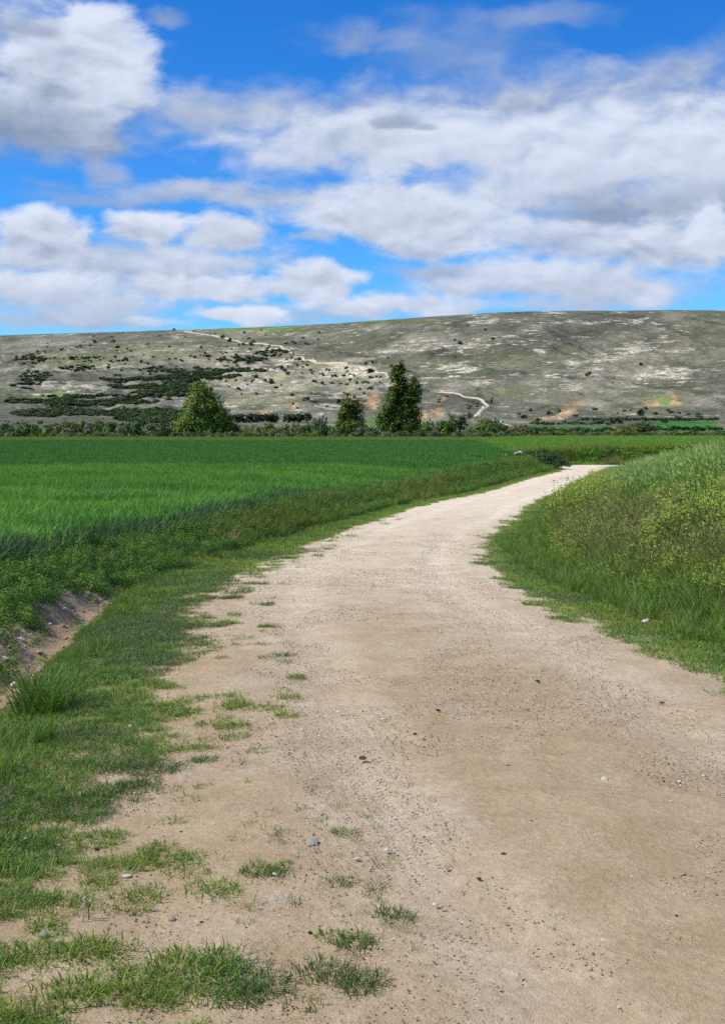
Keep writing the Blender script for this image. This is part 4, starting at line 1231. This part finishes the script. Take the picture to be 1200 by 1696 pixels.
# bushes: five forms of each foliage colour, every bush a thing of its own
def bush_proto(mat, seed):
    r = np.random.default_rng(seed)
    lobes = [((r.uniform(-.5, .5), r.uniform(-.35, .35), r.uniform(.35, .62)), (r.uniform(.35, .6), r.uniform(.35, .5), r.uniform(.24, .38))) for _ in range(5)]
    lobes.append(((0, 0, .35), (.8, .6, .35)))
    return crown_mesh('foliage', lobes, 620, .17, mat, seed, .22, 14), tube_mesh('stem', [(0, 0, -.08), (.03, 0, .2), (.05, .02, .5)], [.05, .04, .015], M_BARK, 5)
KIND = {'g': (T_GREEN, 'fresh green bush in the hedgerow beyond the field'), 'd': (T_DARK, 'dark green bush in the hedgerow beyond the field'), 'o': (T_OLIVE, 'olive-brown bush in the hedgerow beyond the field'),
        'y': (T_GREY, 'grey-green bush in the hedgerow beyond the field'), 'p': (T_PALE, 'pale brownish half-leafed bush in the hedgerow beyond the field')}
BP = {k: [bush_proto(v[0], 320 + 10 * i + j) for j in range(3)] for i, (k, v) in enumerate(KIND.items())}
BUSH = [(35, 30, 701, 'g'), (58, 26, 703, 'd'), (82, 26, 704, 'g'), (102, 26, 698, 'o'), (122, 36, 700, 'o'), (142, 26, 697, 'y'), (162, 28, 698, 'g'), (184, 32, 698, 'd'), (205, 24, 701, 'p'), (226, 28, 698, 'd'), (248, 32, 700, 'y'), (270, 26, 702, 'd'), (291, 26, 703, 'y'),
        (392, 26, 706, 'd'), (408, 26, 704, 'g'), (424, 28, 706, 'y'), (442, 24, 701, 'g'), (456, 32, 707, 'o'), (470, 26, 704, 'o'), (488, 28, 700, 'p'), (506, 32, 702, 'g'), (528, 26, 690, 'y'), (534, 22, 700, 'd'), (549, 28, 707, 'g'), (558, 20, 710, 'o'),
        (598, 26, 705, 'y'), (614, 26, 709, 'd'), (706, 26, 700, 'g'), (719, 28, 711, 'y'), (776, 28, 714, 'o'), (832, 28, 703, 'd'), (851, 28, 706, 'p'), (868, 26, 703, 'p'), (882, 24, 708, 'd'), (904, 26, 718, 'o'), (930, 24, 715, 'd'), (948, 16, 716, 'y'), (965, 26, 709, 'd'),
        (984, 26, 715, 'y'), (1003, 14, 716, 'd'), (1081, 20, 713, 'p'), (1096, 20, 716, 'o'), (1111, 28, 713, 'y'), (1130, 26, 716, 'y'), (1147, 22, 713, 'd'), (1166, 28, 715, 'y'), (1190, 30, 712, 'd'), (10, 28, 702, 'd'),
        (720, 30, 697, 'y'), (690, 30, 712, 'd'), (615, 20, 716, 'y'), (1012, 22, 722, 'y'), (1052, 24, 722, 'o')]
for i, (px, w, top, k) in enumerate(BUSH):
    yb = 240 + (i * 7919 % 17)
    x = (px - CX) / F * yb
    z = float(near_height(np.array([x]), np.array([float(yb)]))[0])
    hgt = max(1.2, CAM_H - (top - HZ) / F * yb - z)
    fo, stm = BP[k][i % 3]
    where = ('on the open side of the broad tree' if px < 300 else 'between the broad tree and the smaller poplar' if px < 565 else 'between the two poplars' if px < 640 else
             'among the trees next to the tallest poplar' if px < 892 else 'below the green strip field' if px < 1060 else 'beyond the meadow past the flat-topped tree')
    lab = KIND[k][1].split(' in the')[0] + ' of the hedgerow ' + where
    e = empty('hedgerow_bush', (x, yb, z - .02), (i * 2.4) % 6.28, lab, 'bush', lab)
    e.scale = (w / F * yb / 1.5, w / F * yb / 1.7, hgt / .86)
    obj('foliage', fo, e); obj('stem', stm, e)

# low growth filling the foot of the hedgerow
P = np.stack([RNG.uniform(-90, 90, 1500), RNG.uniform(238, 258, 1500)], 1)
P = P[fbm(P[:, 0] / 9, P[:, 1] / 9, 331, 3) > .42]
low_src = source_set('undergrowth', [bush_proto(m_, 340 + j)[0] for j, m_ in enumerate((T_GREEN, T_GREY, T_OLIVE, T_DARK))])
scatter('hedgerow_undergrowth', P3(P, near_height(P[:, 0], P[:, 1])), np.stack([RNG.uniform(.8, 1.8, len(P)), RNG.uniform(.8, 1.8, len(P)), RNG.uniform(.7, 1.7, len(P))], 1), low_src, 4, 'low mixed undergrowth along the foot of the hedgerow', 'undergrowth', tilt=.05)

# hill shrubs: each one seen singly is a thing; the closed scrub is a mass
def shrub_proto(mat, seed):
    r = np.random.default_rng(seed)
    lobes = [((r.uniform(-.3, .3), r.uniform(-.3, .3), r.uniform(.3, .6)), (.4, .4, .34)) for _ in range(4)]
    return crown_mesh('hill_shrub', lobes, 130, .30, mat, seed, .22, 10)
SH = [shrub_proto(T_PINE, 350 + i) for i in range(3)] + [shrub_proto(T_DARK, 355 + i) for i in range(2)]
def ell_pts(spec, r):
    out = []
    for (a, b, c, d, n) in spec:
        th = r.uniform(0, 6.283, n); k = np.sqrt(r.uniform(0, 1, n))
        out.append(np.stack([a + c * k * np.cos(th), b + d * k * np.sin(th)], 1))
    return np.concatenate(out)
rs = np.random.default_rng(77)
SPEC = [(150, 572, 120, 16, 26), (330, 595, 110, 22, 46), (470, 580, 60, 14, 14), (420, 640, 60, 16, 20), (550, 625, 60, 18, 24), (600, 600, 60, 10, 6), (480, 605, 40, 16, 18), (60, 600, 40, 30, 16), (220, 610, 90, 20, 22), (600, 640, 40, 22, 16), (520, 665, 70, 14, 10),
        (450, 560, 120, 14, 12), (900, 600, 220, 60, 9), (980, 690, 180, 14, 22), (760, 665, 60, 14, 8), (700, 560, 160, 26, 6), (1110, 690, 60, 10, 8), (300, 553, 200, 6, 10)]
sp = ell_pts(SPEC, rs)
WHERE = ['on the upper slope beside the dark scrub', 'on the pale slope below the upper hill track', 'at the bend of the upper hill track', 'on the limestone terraces below the hill track', 'below the middle stretch of the hill track', 'above the middle stretch of the hill track', 'on the ledges under the bend of the hill track',
         'at the open end of the dark scrub bands', 'between the upper dark scrub bands', 'beside the ochre landslip behind the smaller poplar', 'above the two dark groves', 'near the skyline above the hill track', 'on the broad bare flank of the hill', 'at the hill foot above the strip fields', 'beside the lowest curve of the hill track',
         'on the steep grey slope under the skyline', 'at the hill foot below the green and ochre slip', 'along the skyline where the hill track ends']
zone = [WHERE[k] for k, q in enumerate(SPEC) for _ in range(q[4])]
H3 = unproject(sp[:, 0], sp[:, 1])
for i in range(min(len(H3), 292)):
    if H3[i, 1] < 540 or H3[i, 2] > TOPZ + 6: continue
    w = rs.uniform(1.5, 3.6) * (1.0 if i % 7 else 1.5)
    o = obj('hill_shrub', SH[i % 5], None, H3[i] + [0, 0, -.25], (0, 0, rs.uniform(0, 6.28)), (w, w, w * rs.uniform(.7, 1.0)))
    tag(o, 'small dark juniper shrub ' + zone[i], 'shrub', 'single shrubs ' + zone[i])
for (px, py, w, h, lab) in [(369, 560, 5.8, 6.0, 'round dark tree beside the upper bend of the hill track'), (380, 566, 5.6, 4.2, 'dark bush just below the round tree by the hill track'), (289, 547, 4.5, 3.4, 'lone tree on the skyline where the hill track ends'),
                            (403, 571, 3.6, 3.6, 'small dark bush touching the lower edge of the hill track'), (496, 596, 6.5, 3.6, 'dark bush at the elbow of the hill track'), (612, 617, 8.5, 5.0, 'wide dark bush below the middle stretch of the hill track'), (814, 668, 1.6, 6.2, 'slender dark cypress above the curve of the hill track'), (866, 693, 3.4, 3.4, 'dark round shrub at the foot of the hill')]:
    p = unproject([px], [py])[0]
    o = obj('cypress_tree' if 'cypress' in lab else 'hill_tree', shrub_proto(T_PINE, 370 + int(px)), None, p + [0, 0, -.3], (0, 0, px), (w, w, h))
    tag(o, lab, 'tree' if 'tree' in lab or 'cypress' in lab else 'bush')
SCRUB = [(130, 668, 60, 9, 420), (190, 662, 90, 8, 420), (230, 640, 60, 14, 460), (280, 640, 60, 18, 420), (180, 682, 110, 7, 420), (80, 684, 60, 7, 160), (250, 692, 60, 9, 300), (290, 690, 30, 8, 160), (45, 640, 30, 5, 90), (50, 595, 26, 8, 90), (130, 610, 30, 5, 60), (340, 622, 60, 6, 260), (390, 615, 60, 5, 120),
         (165, 595, 60, 5, 60), (200, 625, 40, 6, 120), (400, 596, 40, 6, 70), (450, 584, 30, 6, 60), (40, 665, 30, 4, 60), (110, 655, 40, 3, 40), (60, 625, 26, 10, 70), (290, 612, 60, 5, 70), (95, 566, 20, 4, 20)]
sp = ell_pts(SCRUB, rs)
H3 = unproject(sp[:, 0], sp[:, 1])
ok = (H3[:, 1] > 540) & (H3[:, 2] < TOPZ - 2) & (fbm(H3[:, 0] / 40, H3[:, 2] / 4.5, 381, 3) > .40)
H3 = H3[ok]
scatter('hill_scrub', H3 + [0, 0, -.2], np.stack([rs.uniform(2.6, 5.2, len(H3)), rs.uniform(2.6, 5.2, len(H3)), rs.uniform(1.3, 2.6, len(H3))], 1), source_set('scrub_clump', SH), 5, 'closed dark scrub in bands over the lower hillside', 'scrub', tilt=.05)

# two clipped-looking dark groves at the hill foot
def grove(px0, px1, top, base, label, seed):
    p = unproject([(px0 + px1) / 2], [base])[0]
    m = p[1] / F
    w = (px1 - px0) * m; h = (base - top) * m
    r = np.random.default_rng(seed)
    n = max(3, int(w / 3.0))
    t = empty('dark_grove', p + [0, 0, -.2], 0, label, 'grove')
    lobes = [((-w / 2 + w * (i + .5) / n, r.normal(0, .6), h * r.uniform(.42, .6)), (w / n * .85, 2.6, h * r.uniform(.36, .46))) for i in range(n)]
    obj('crown', crown_mesh('crown', lobes, 420 * n, 1.0, T_PINE, seed, 1.1, 14), t)
    for l in lobes:
        obj('trunk', tube_mesh('trunk', [(l[0][0], 0, -.5), (l[0][0], 0, h * .6)], [.2, .1], M_BARK, 5), t)
grove(384, 458, 685, 700, 'long low dark evergreen grove at the foot of the hill', 391)
grove(472, 513, 684, 700, 'short dark evergreen grove with a taller tree at its end', 392)
# hedges between the valley fields
rs2 = np.random.default_rng(99)
hp = [(x, 696 + rs2.normal(0, 1.0)) for x in range(960, 1190, 4)] + [(x, 713 + rs2.normal(0, .8)) for x in range(1086, 1190, 5)] + [(x, 716 + rs2.normal(0, 1)) for x in range(850, 1080, 6)] + [(x, 703 + rs2.normal(0, 1)) for x in range(880, 1010, 9)] + [(x, 706 + rs2.normal(0, 1.5)) for x in range(30, 300, 9)]
hp = np.array(hp)
H3 = unproject(hp[:, 0], hp[:, 1])
H3 = H3[(H3[:, 1] > 280)]
scatter('valley_hedges', H3 + [0, 0, -.1], np.stack([rs2.uniform(2, 4.5, len(H3)), rs2.uniform(2, 4, len(H3)), rs2.uniform(1.2, 2.6, len(H3))], 1), source_set('hedge_clump', SH), 5, 'thin dark hedges between the green strip fields in the valley', 'hedge', tilt=.04)

# bramble at the far end of the left bank
e = empty('bramble_bush', (14.3, 97, float(near_height(np.array([14.3]), np.array([97.]))[0])), 0, 'dark bramble bush at the corner of the field where the road bends', 'bush')
obj('foliage', crown_mesh('foliage', [((-.9, 0, .55), (1.5, 1.2, .7)), ((.6, -1.0, .35), (1.2, 1.2, .75)), ((1.3, -1.6, -.1), (.8, 1.0, .6)), ((0, .8, .6), (1.6, 1.0, .6)), ((-2.6, .6, .4), (1.4, 1, .5)), ((-4.2, 1.2, .3), (1.3, 1, .35))], 9000, .14, T_DARK, 401, .35, 20), e)
obj('stem', tube_mesh('stem', [(0, 0, -.3), (.2, 0, .3), (.6, -.4, .6)], [.03, .025, .01], M_BARK, 5), e)

# ================================================================== stones
def stone_mesh(name, mat, seed, flat=.6, sub=3):
    import bmesh
    bm = bmesh.new()
    bmesh.ops.create_icosphere(bm, subdivisions=sub, radius=.5)
    r = np.random.default_rng(seed)
    cuts = [(Vector(r.normal(size=3)).normalized(), r.uniform(.30, .45)) for _ in range(8)]
    for v in bm.verts:
        for n_, d_ in cuts:
            k = v.co.dot(n_)
            if k > d_: v.co -= n_ * (k - d_) * .85
        f_ = 1 + .10 * (float(vnoise(v.co.x * 5 + seed, v.co.y * 5 + v.co.z * 3, seed)) - .5)
        v.co *= f_
        v.co.z *= flat
    me = bpy.data.meshes.new(name)
    bm.to_mesh(me); bm.free()
    me.materials.append(mat)
    return me
M_ST_WHITE = stone_mat('white_limestone', (.55, .50, .42), (.80, .76, .68))
M_ST_GREY = stone_mat('grey_stone', (.20, .21, .20), (.36, .36, .34))
M_ST_DARK = stone_mat('dark_stone', (.045, .045, .035), (.10, .095, .075))
M_ST_BROWN = stone_mat('brown_grit', (.17, .125, .08), (.32, .25, .17))
M_ST_TAN = stone_mat('tan_stone', (.34, .26, .17), (.55, .45, .33))
def put_stone(px, py, wpx, mat, flat, label, cat='stone', group=None, name='stone', seed=None):
    p = unproject([px], [py])[0]
    s = wpx / F * p[1]
    o = obj(name, stone_mesh(name, mat, seed or int(px * 7 + py), flat), None, p + [0, 0, s * flat * .18 + .004], (RNG.normal(0, .15), RNG.normal(0, .15), RNG.uniform(0, 6.28)), (s * 1.1, s * .9, s))
    return tag(o, label, cat, group)
put_stone(1000, 1294, 13, M_ST_WHITE, .62, 'single white stone lying in the middle of the dirt road')
put_stone(833, 1418, 12, M_ST_DARK, .55, 'dark angular stone on the dirt road')
put_stone(916, 1491, 15, M_ST_GREY, .28, 'flat grey stone pressed into the dirt road')
put_stone(216, 1206, 8, M_ST_WHITE, .9, 'round whitish pebble in the turf of the verge')
put_stone(517, 1397, 22, M_ST_GREY, .25, 'broad flat grey stone between grass tufts')
put_stone(75, 1552, 18, M_ST_GREY, .6, 'rounded grey stone beside a bright grass tuft')
put_stone(285, 1525, 15, M_ST_TAN, .6, 'cream stone half hidden in a grass tuft')
put_stone(210, 1453, 14, M_ST_WHITE, .35, 'flat white stone at the edge of the turf')
put_stone(1068, 1031, 16, M_ST_WHITE, .5, 'white stone lying in the right-hand verge')
put_stone(872, 888, 9, M_ST_WHITE, .5, 'small white stone in the grass inside the bend')
put_stone(1094, 1164, 9, M_ST_GREY, .5, 'small grey stone on the pale outer part of the road')
put_stone(36, 1061, 14, M_ST_WHITE, .6, 'white stone at the bottom of the bare ditch')
put_stone(55, 1052, 9, M_ST_GREY, .6, 'grey stone on the bare ditch side')
put_stone(66, 1082, 10, M_ST_TAN, .6, 'tan stone in the bare ditch')
for (px, py, w) in [(725, 1178, 8), (890, 1130, 9), (686, 1217, 7), (840, 1272, 10), (160, 1408, 9), (179, 1439, 6), (334, 1530, 7), (408, 1540, 7), (513, 1547, 8), (300, 1380, 6), (270, 1250, 5), (600, 1258, 14), (793, 1458, 9), (945, 1368, 7), (1080, 1405, 7), (985, 1330, 6), (330, 1328, 6), (400, 1268, 6), (360, 1330, 6), (930, 1252, 7), (1030, 1430, 8), (880, 1362, 7), (1120, 1520, 8)]:
    put_stone(px, py, w, M_ST_DARK, .5, 'small dark pebble lying on the dirt road', 'pebble', 'dark pebbles on the dirt road', 'pebble')
for (px, py, w) in [(876, 1367, 8), (943, 1416, 11), (875, 1407, 11), (870, 1428, 9), (1008, 1348, 8), (993, 1359, 10), (944, 1482, 12), (1066, 1399, 9), (1020, 1502, 10), (1100, 1432, 10), (700, 1225, 8), (790, 1310, 8), (460, 1280, 9), (1130, 1450, 10), (850, 1350, 8), (740, 1440, 9)]:
    put_stone(px, py, w, M_ST_GREY, .35, 'small bluish grey pebble pressed into the dirt road', 'pebble', 'grey pebbles on the dirt road', 'pebble')
for (px, py, w) in [(634, 1193, 8), (906, 1295, 7), (1112, 1330, 9), (1125, 1296, 8), (936, 1434, 9), (907, 1406, 7), (1045, 1455, 9), (990, 1488, 10), (640, 1410, 10), (590, 1425, 9), (455, 1450, 12), (840, 1300, 7), (560, 1180, 7), (500, 1210, 6), (985, 1385, 8), (1000, 1560, 10), (720, 1500, 9)]:
    put_stone(px, py, w, M_ST_WHITE, .45, 'small pale pebble lying on the dirt road', 'pebble', 'pale pebbles on the dirt road', 'pebble')
# crushed grit over the whole surface
P = sample(2.6, 26, lambda y: 2400 if y < 6 else 2400 * (6 / y) ** 1.6, x0=-3)
z, dl, dr, st, e = info(P)
m = (np.maximum(dl, dr) < .25) & (fbm(P[:, 0] / .6, P[:, 1] / .6, 411, 4) > .28 + .25 * RNG.uniform(size=len(P)))
P = P[m]; z = z[m]
g_src = source_set('grit_grain', [stone_mesh('grit_grain', mt, 420 + i, .6, 1) for i, mt in enumerate((M_ST_TAN, M_ST_TAN, M_ST_WHITE, M_ST_BROWN, M_ST_TAN, M_ST_TAN, M_ST_TAN, M_ST_BROWN))])
scatter('grit', P3(P, z, .004), .003 + .0085 * RNG.uniform(size=len(P)) ** 4 + .0003 * P[:, 1], g_src, 8, 'fine loose grit and crumbs of stone over the dirt road', 'grit', tilt=.4)
P = sample(7, 15.5, 160, x1=0)
z, dl, dr, st, e = info(P)
m = bare_mask(dl, e, st) > .3
P = P[m]; z = z[m]
scatter('ditch_rubble', P3(P, z), .010 + .065 * RNG.uniform(size=len(P)) ** 4, g_src, 8, 'crumbled soil and stones in the bare ditch', 'rubble', tilt=.4)

# heap of pale broken stones dumped at the field corner
p = unproject([860], [760])[0]
e = empty('rubble_heap', p, 0, 'heap of pale broken stones at the corner of the wheat field', 'rubble heap')
for i in range(16):
    a = RNG.uniform(0, 6.28); d_ = abs(RNG.normal(0, .55)); s = RNG.uniform(.12, .34)
    obj('stone', stone_mesh('stone', M_ST_WHITE if i % 3 else M_ST_GREY, 440 + i, .5, 2), e, (d_ * math.cos(a) * 1.6, d_ * math.sin(a), .28 + .25 * max(0, 1 - d_)), (RNG.normal(0, .4), RNG.normal(0, .4), a), (s * 1.4, s, s))

# ================================================================== single tufts and stalks on the road
TUFT = [blade_mesh('grass_tuft', 150, (.016, .048), .0042, .085, .85, [L_LAWN], curl=.9, seed=500 + i, seg=4) for i in range(4)]
LOWT = [blade_mesh('grass_tuft', 60, (.012, .034), .0036, .085, .9, [L_LAWN], curl=.9, seed=510 + i) for i in range(3)]
for i, (px, py, w, k) in enumerate([(427, 1246, 46, 0), (372, 1189, 27, 0), (428, 1263, 26, 1), (337, 1305, 34, 0), (316, 1286, 22, 1), (440, 1353, 46, 0), (458, 1398, 34, 0), (398, 1392, 46, 0), (568, 1379, 46, 0), (618, 1478, 52, 1), (555, 1553, 62, 0), (422, 1506, 36, 0), (408, 1531, 34, 0),
                                    (425, 1434, 38, 0), (474, 1431, 24, 0), (470, 1143, 40, 1), (560, 1334, 36, 1), (606, 1352, 24, 1), (530, 1358, 30, 1), (500, 1340, 32, 1), (592, 1393, 22, 1), (642, 1387, 24, 1), (520, 1303, 18, 1), (470, 1306, 22, 1), (630, 1492, 28, 1), (602, 1513, 26, 1), (345, 1254, 22, 1), (330, 1156, 22, 1),
                                    (485, 1377, 20, 1), (560, 1418, 26, 1), (640, 1535, 28, 1), (670, 1540, 26, 1), (510, 1502, 20, 1), (480, 1498, 16, 1), (545, 1303, 18, 1), (600, 1330, 18, 1), (620, 1368, 22, 1), (445, 1560, 26, 1), (560, 1500, 22, 1), (690, 1572, 30, 1), (585, 1584, 26, 1), (480, 1598, 30, 1), (640, 1610, 26, 1), (420, 1640, 36, 0), (520, 1655, 30, 1)]):
    p = unproject([px], [py])[0]
    s = w / F * p[1] / .20
    o = obj('grass_tuft', (TUFT if k == 0 else LOWT)[i % 3], None, p + [0, 0, .002], (0, 0, i * 1.7), (s, s * 1.25, .55 * s + .35))
    tag(o, ('thick green grass tuft growing alone on the dirt road' if k == 0 else 'sparse low grass tuft growing alone on the dirt road'), 'grass tuft', 'thick tufts on the dirt road' if k == 0 else 'sparse tufts on the dirt road')
p = unproject([72], [1178])[0]
t = empty('grass_clump', p, 0, 'tall thick dark green grass clump in the verge left of the road', 'grass clump')
obj('blades', blade_mesh('blades', 420, (.14, .36), .006, .17, .32, [L_LONG], curl=.8, seed=530, seg=5), t)
p = unproject([372], [905])[0]
t = empty('straw_tuft', p, 0, 'tuft of dry straw at the foot of the wheat', 'straw')
obj('blades', blade_mesh('blades', 150, (.15, .42), .007, .16, .35, [L_DRY], curl=.5, seed=531, seg=3), t)
for (px, py, h, lab, mt, bend) in [(137, 1527, .075, 'pale curled dry stalk standing in the turf', (.46, .40, .33), .02), (147, 1523, .058, 'dark dry stalk with a pale tip in the turf', (.09, .075, .05), .006), (40, 1428, .085, 'thin dark dry weed stalk on the bare patch of verge', (.06, .055, .035), .02), (95, 1432, .07, 'thin leaning dry weed stalk on the bare patch of verge', (.08, .075, .05), .03)]:
    p = unproject([px], [py])[0]
    mm = plain_mat('dry_stalk', mt, .9, .3, 80)
    t = empty('dry_stalk', p, 0, lab, 'stalk')
    obj('stem', tube_mesh('stem', [(0, 0, -.01), (bend * .2, 0, h * .35), (-bend * .3, .003, h * .62), (bend * .4, .002, h * .8), (bend * .1, 0, h)], [.0022, .002, .0022, .003, .0022], mm, 6), t)
    obj('tip', tube_mesh('tip', [(bend * .1, 0, h), (bend * .1 + .006, .002, h + .003), (bend * .1 + .011, .002, h + .001)], [.0026, .003, .001], plain_mat('stalk_tip', (.5, .46, .40), .9, .3, 80), 6), t)
# feather grass in the mustard
for (px, py, s) in [(1120, 880, 1.0), (1160, 862, 1.1), (1150, 905, .8), (1168, 800, .9), (1085, 940, .6)]:
    p = unproject([px], [py])[0]
    o = obj('feather_grass', S_FEATHER.objects[int(px) % 3].data, None, p, (0, 0, px), (s * 1.5, s * 1.5, s * 1.3))
    tag(o, 'silvery arching feather grass among the yellow mustard', 'grass clump', 'feather grass clumps on the right bank')
# dry straw litter along the wheat edge
P = sample(13, 26, 26, x1=1)
z, dl, dr, st, e = info(P)
m = (np.abs(dl - e + .25) < .30) & (fbm(P[:, 0] / .9, P[:, 1] / .9, 541, 3) > .5) & (P[:, 1] > 15)
P = P[m]; z = z[m]
scatter('straw_litter', P3(P, z), RNG.uniform(.3, .8, len(P)), S_DRY, 3, 'dry straw litter along the foot of the wheat', 'straw', tilt=.7)

# ================================================================== white hut below the hill
p = unproject([831], [701])[0]
m_w = plain_mat('white_plaster', (.78, .77, .74), .85, .08, 2)
m_r = plain_mat('pale_tiles', (.42, .33, .27), .9, .2, 4)
m_d = plain_mat('door_paint', (.16, .14, .12), .7, .2, 4)
u = p[1] / F
w, h, dpt = 6.2 * u, 4.2 * u, 5.0 * u
t = empty('hut', p, R(12), 'tiny white hut standing below the track at the hill foot', 'hut')
def box(name, cx, cy, cz, sx, sy, sz, mat, parent):
    V = [(cx + a * sx / 2, cy + b * sy / 2, cz + c * sz / 2) for a in (-1, 1) for b in (-1, 1) for c in (-1, 1)]
    Fc = [(0, 1, 3, 2), (4, 6, 7, 5), (0, 4, 5, 1), (2, 3, 7, 6), (0, 2, 6, 4), (1, 5, 7, 3)]
    return obj(name, mesh_np(name, V, Fc, mat), parent)
box('wall', 0, 0, h / 2 - .15, w, dpt, h + .3, m_w, t)
V = [(-w / 2 - .12, -dpt / 2 - .15, h), (w / 2 + .12, -dpt / 2 - .15, h), (w / 2 + .12, dpt / 2 + .15, h + .35), (-w / 2 - .12, dpt / 2 + .15, h + .35)]
V += [(a, b, c + .1) for a, b, c in V]
obj('roof', mesh_np('roof', V, [(0, 3, 2, 1), (4, 5, 6, 7), (0, 1, 5, 4), (1, 2, 6, 5), (2, 3, 7, 6), (3, 0, 4, 7)], m_r), t)
box('door', w * .18, -dpt / 2 - .02, h * .36, w * .28, .06, h * .72, m_d, t)
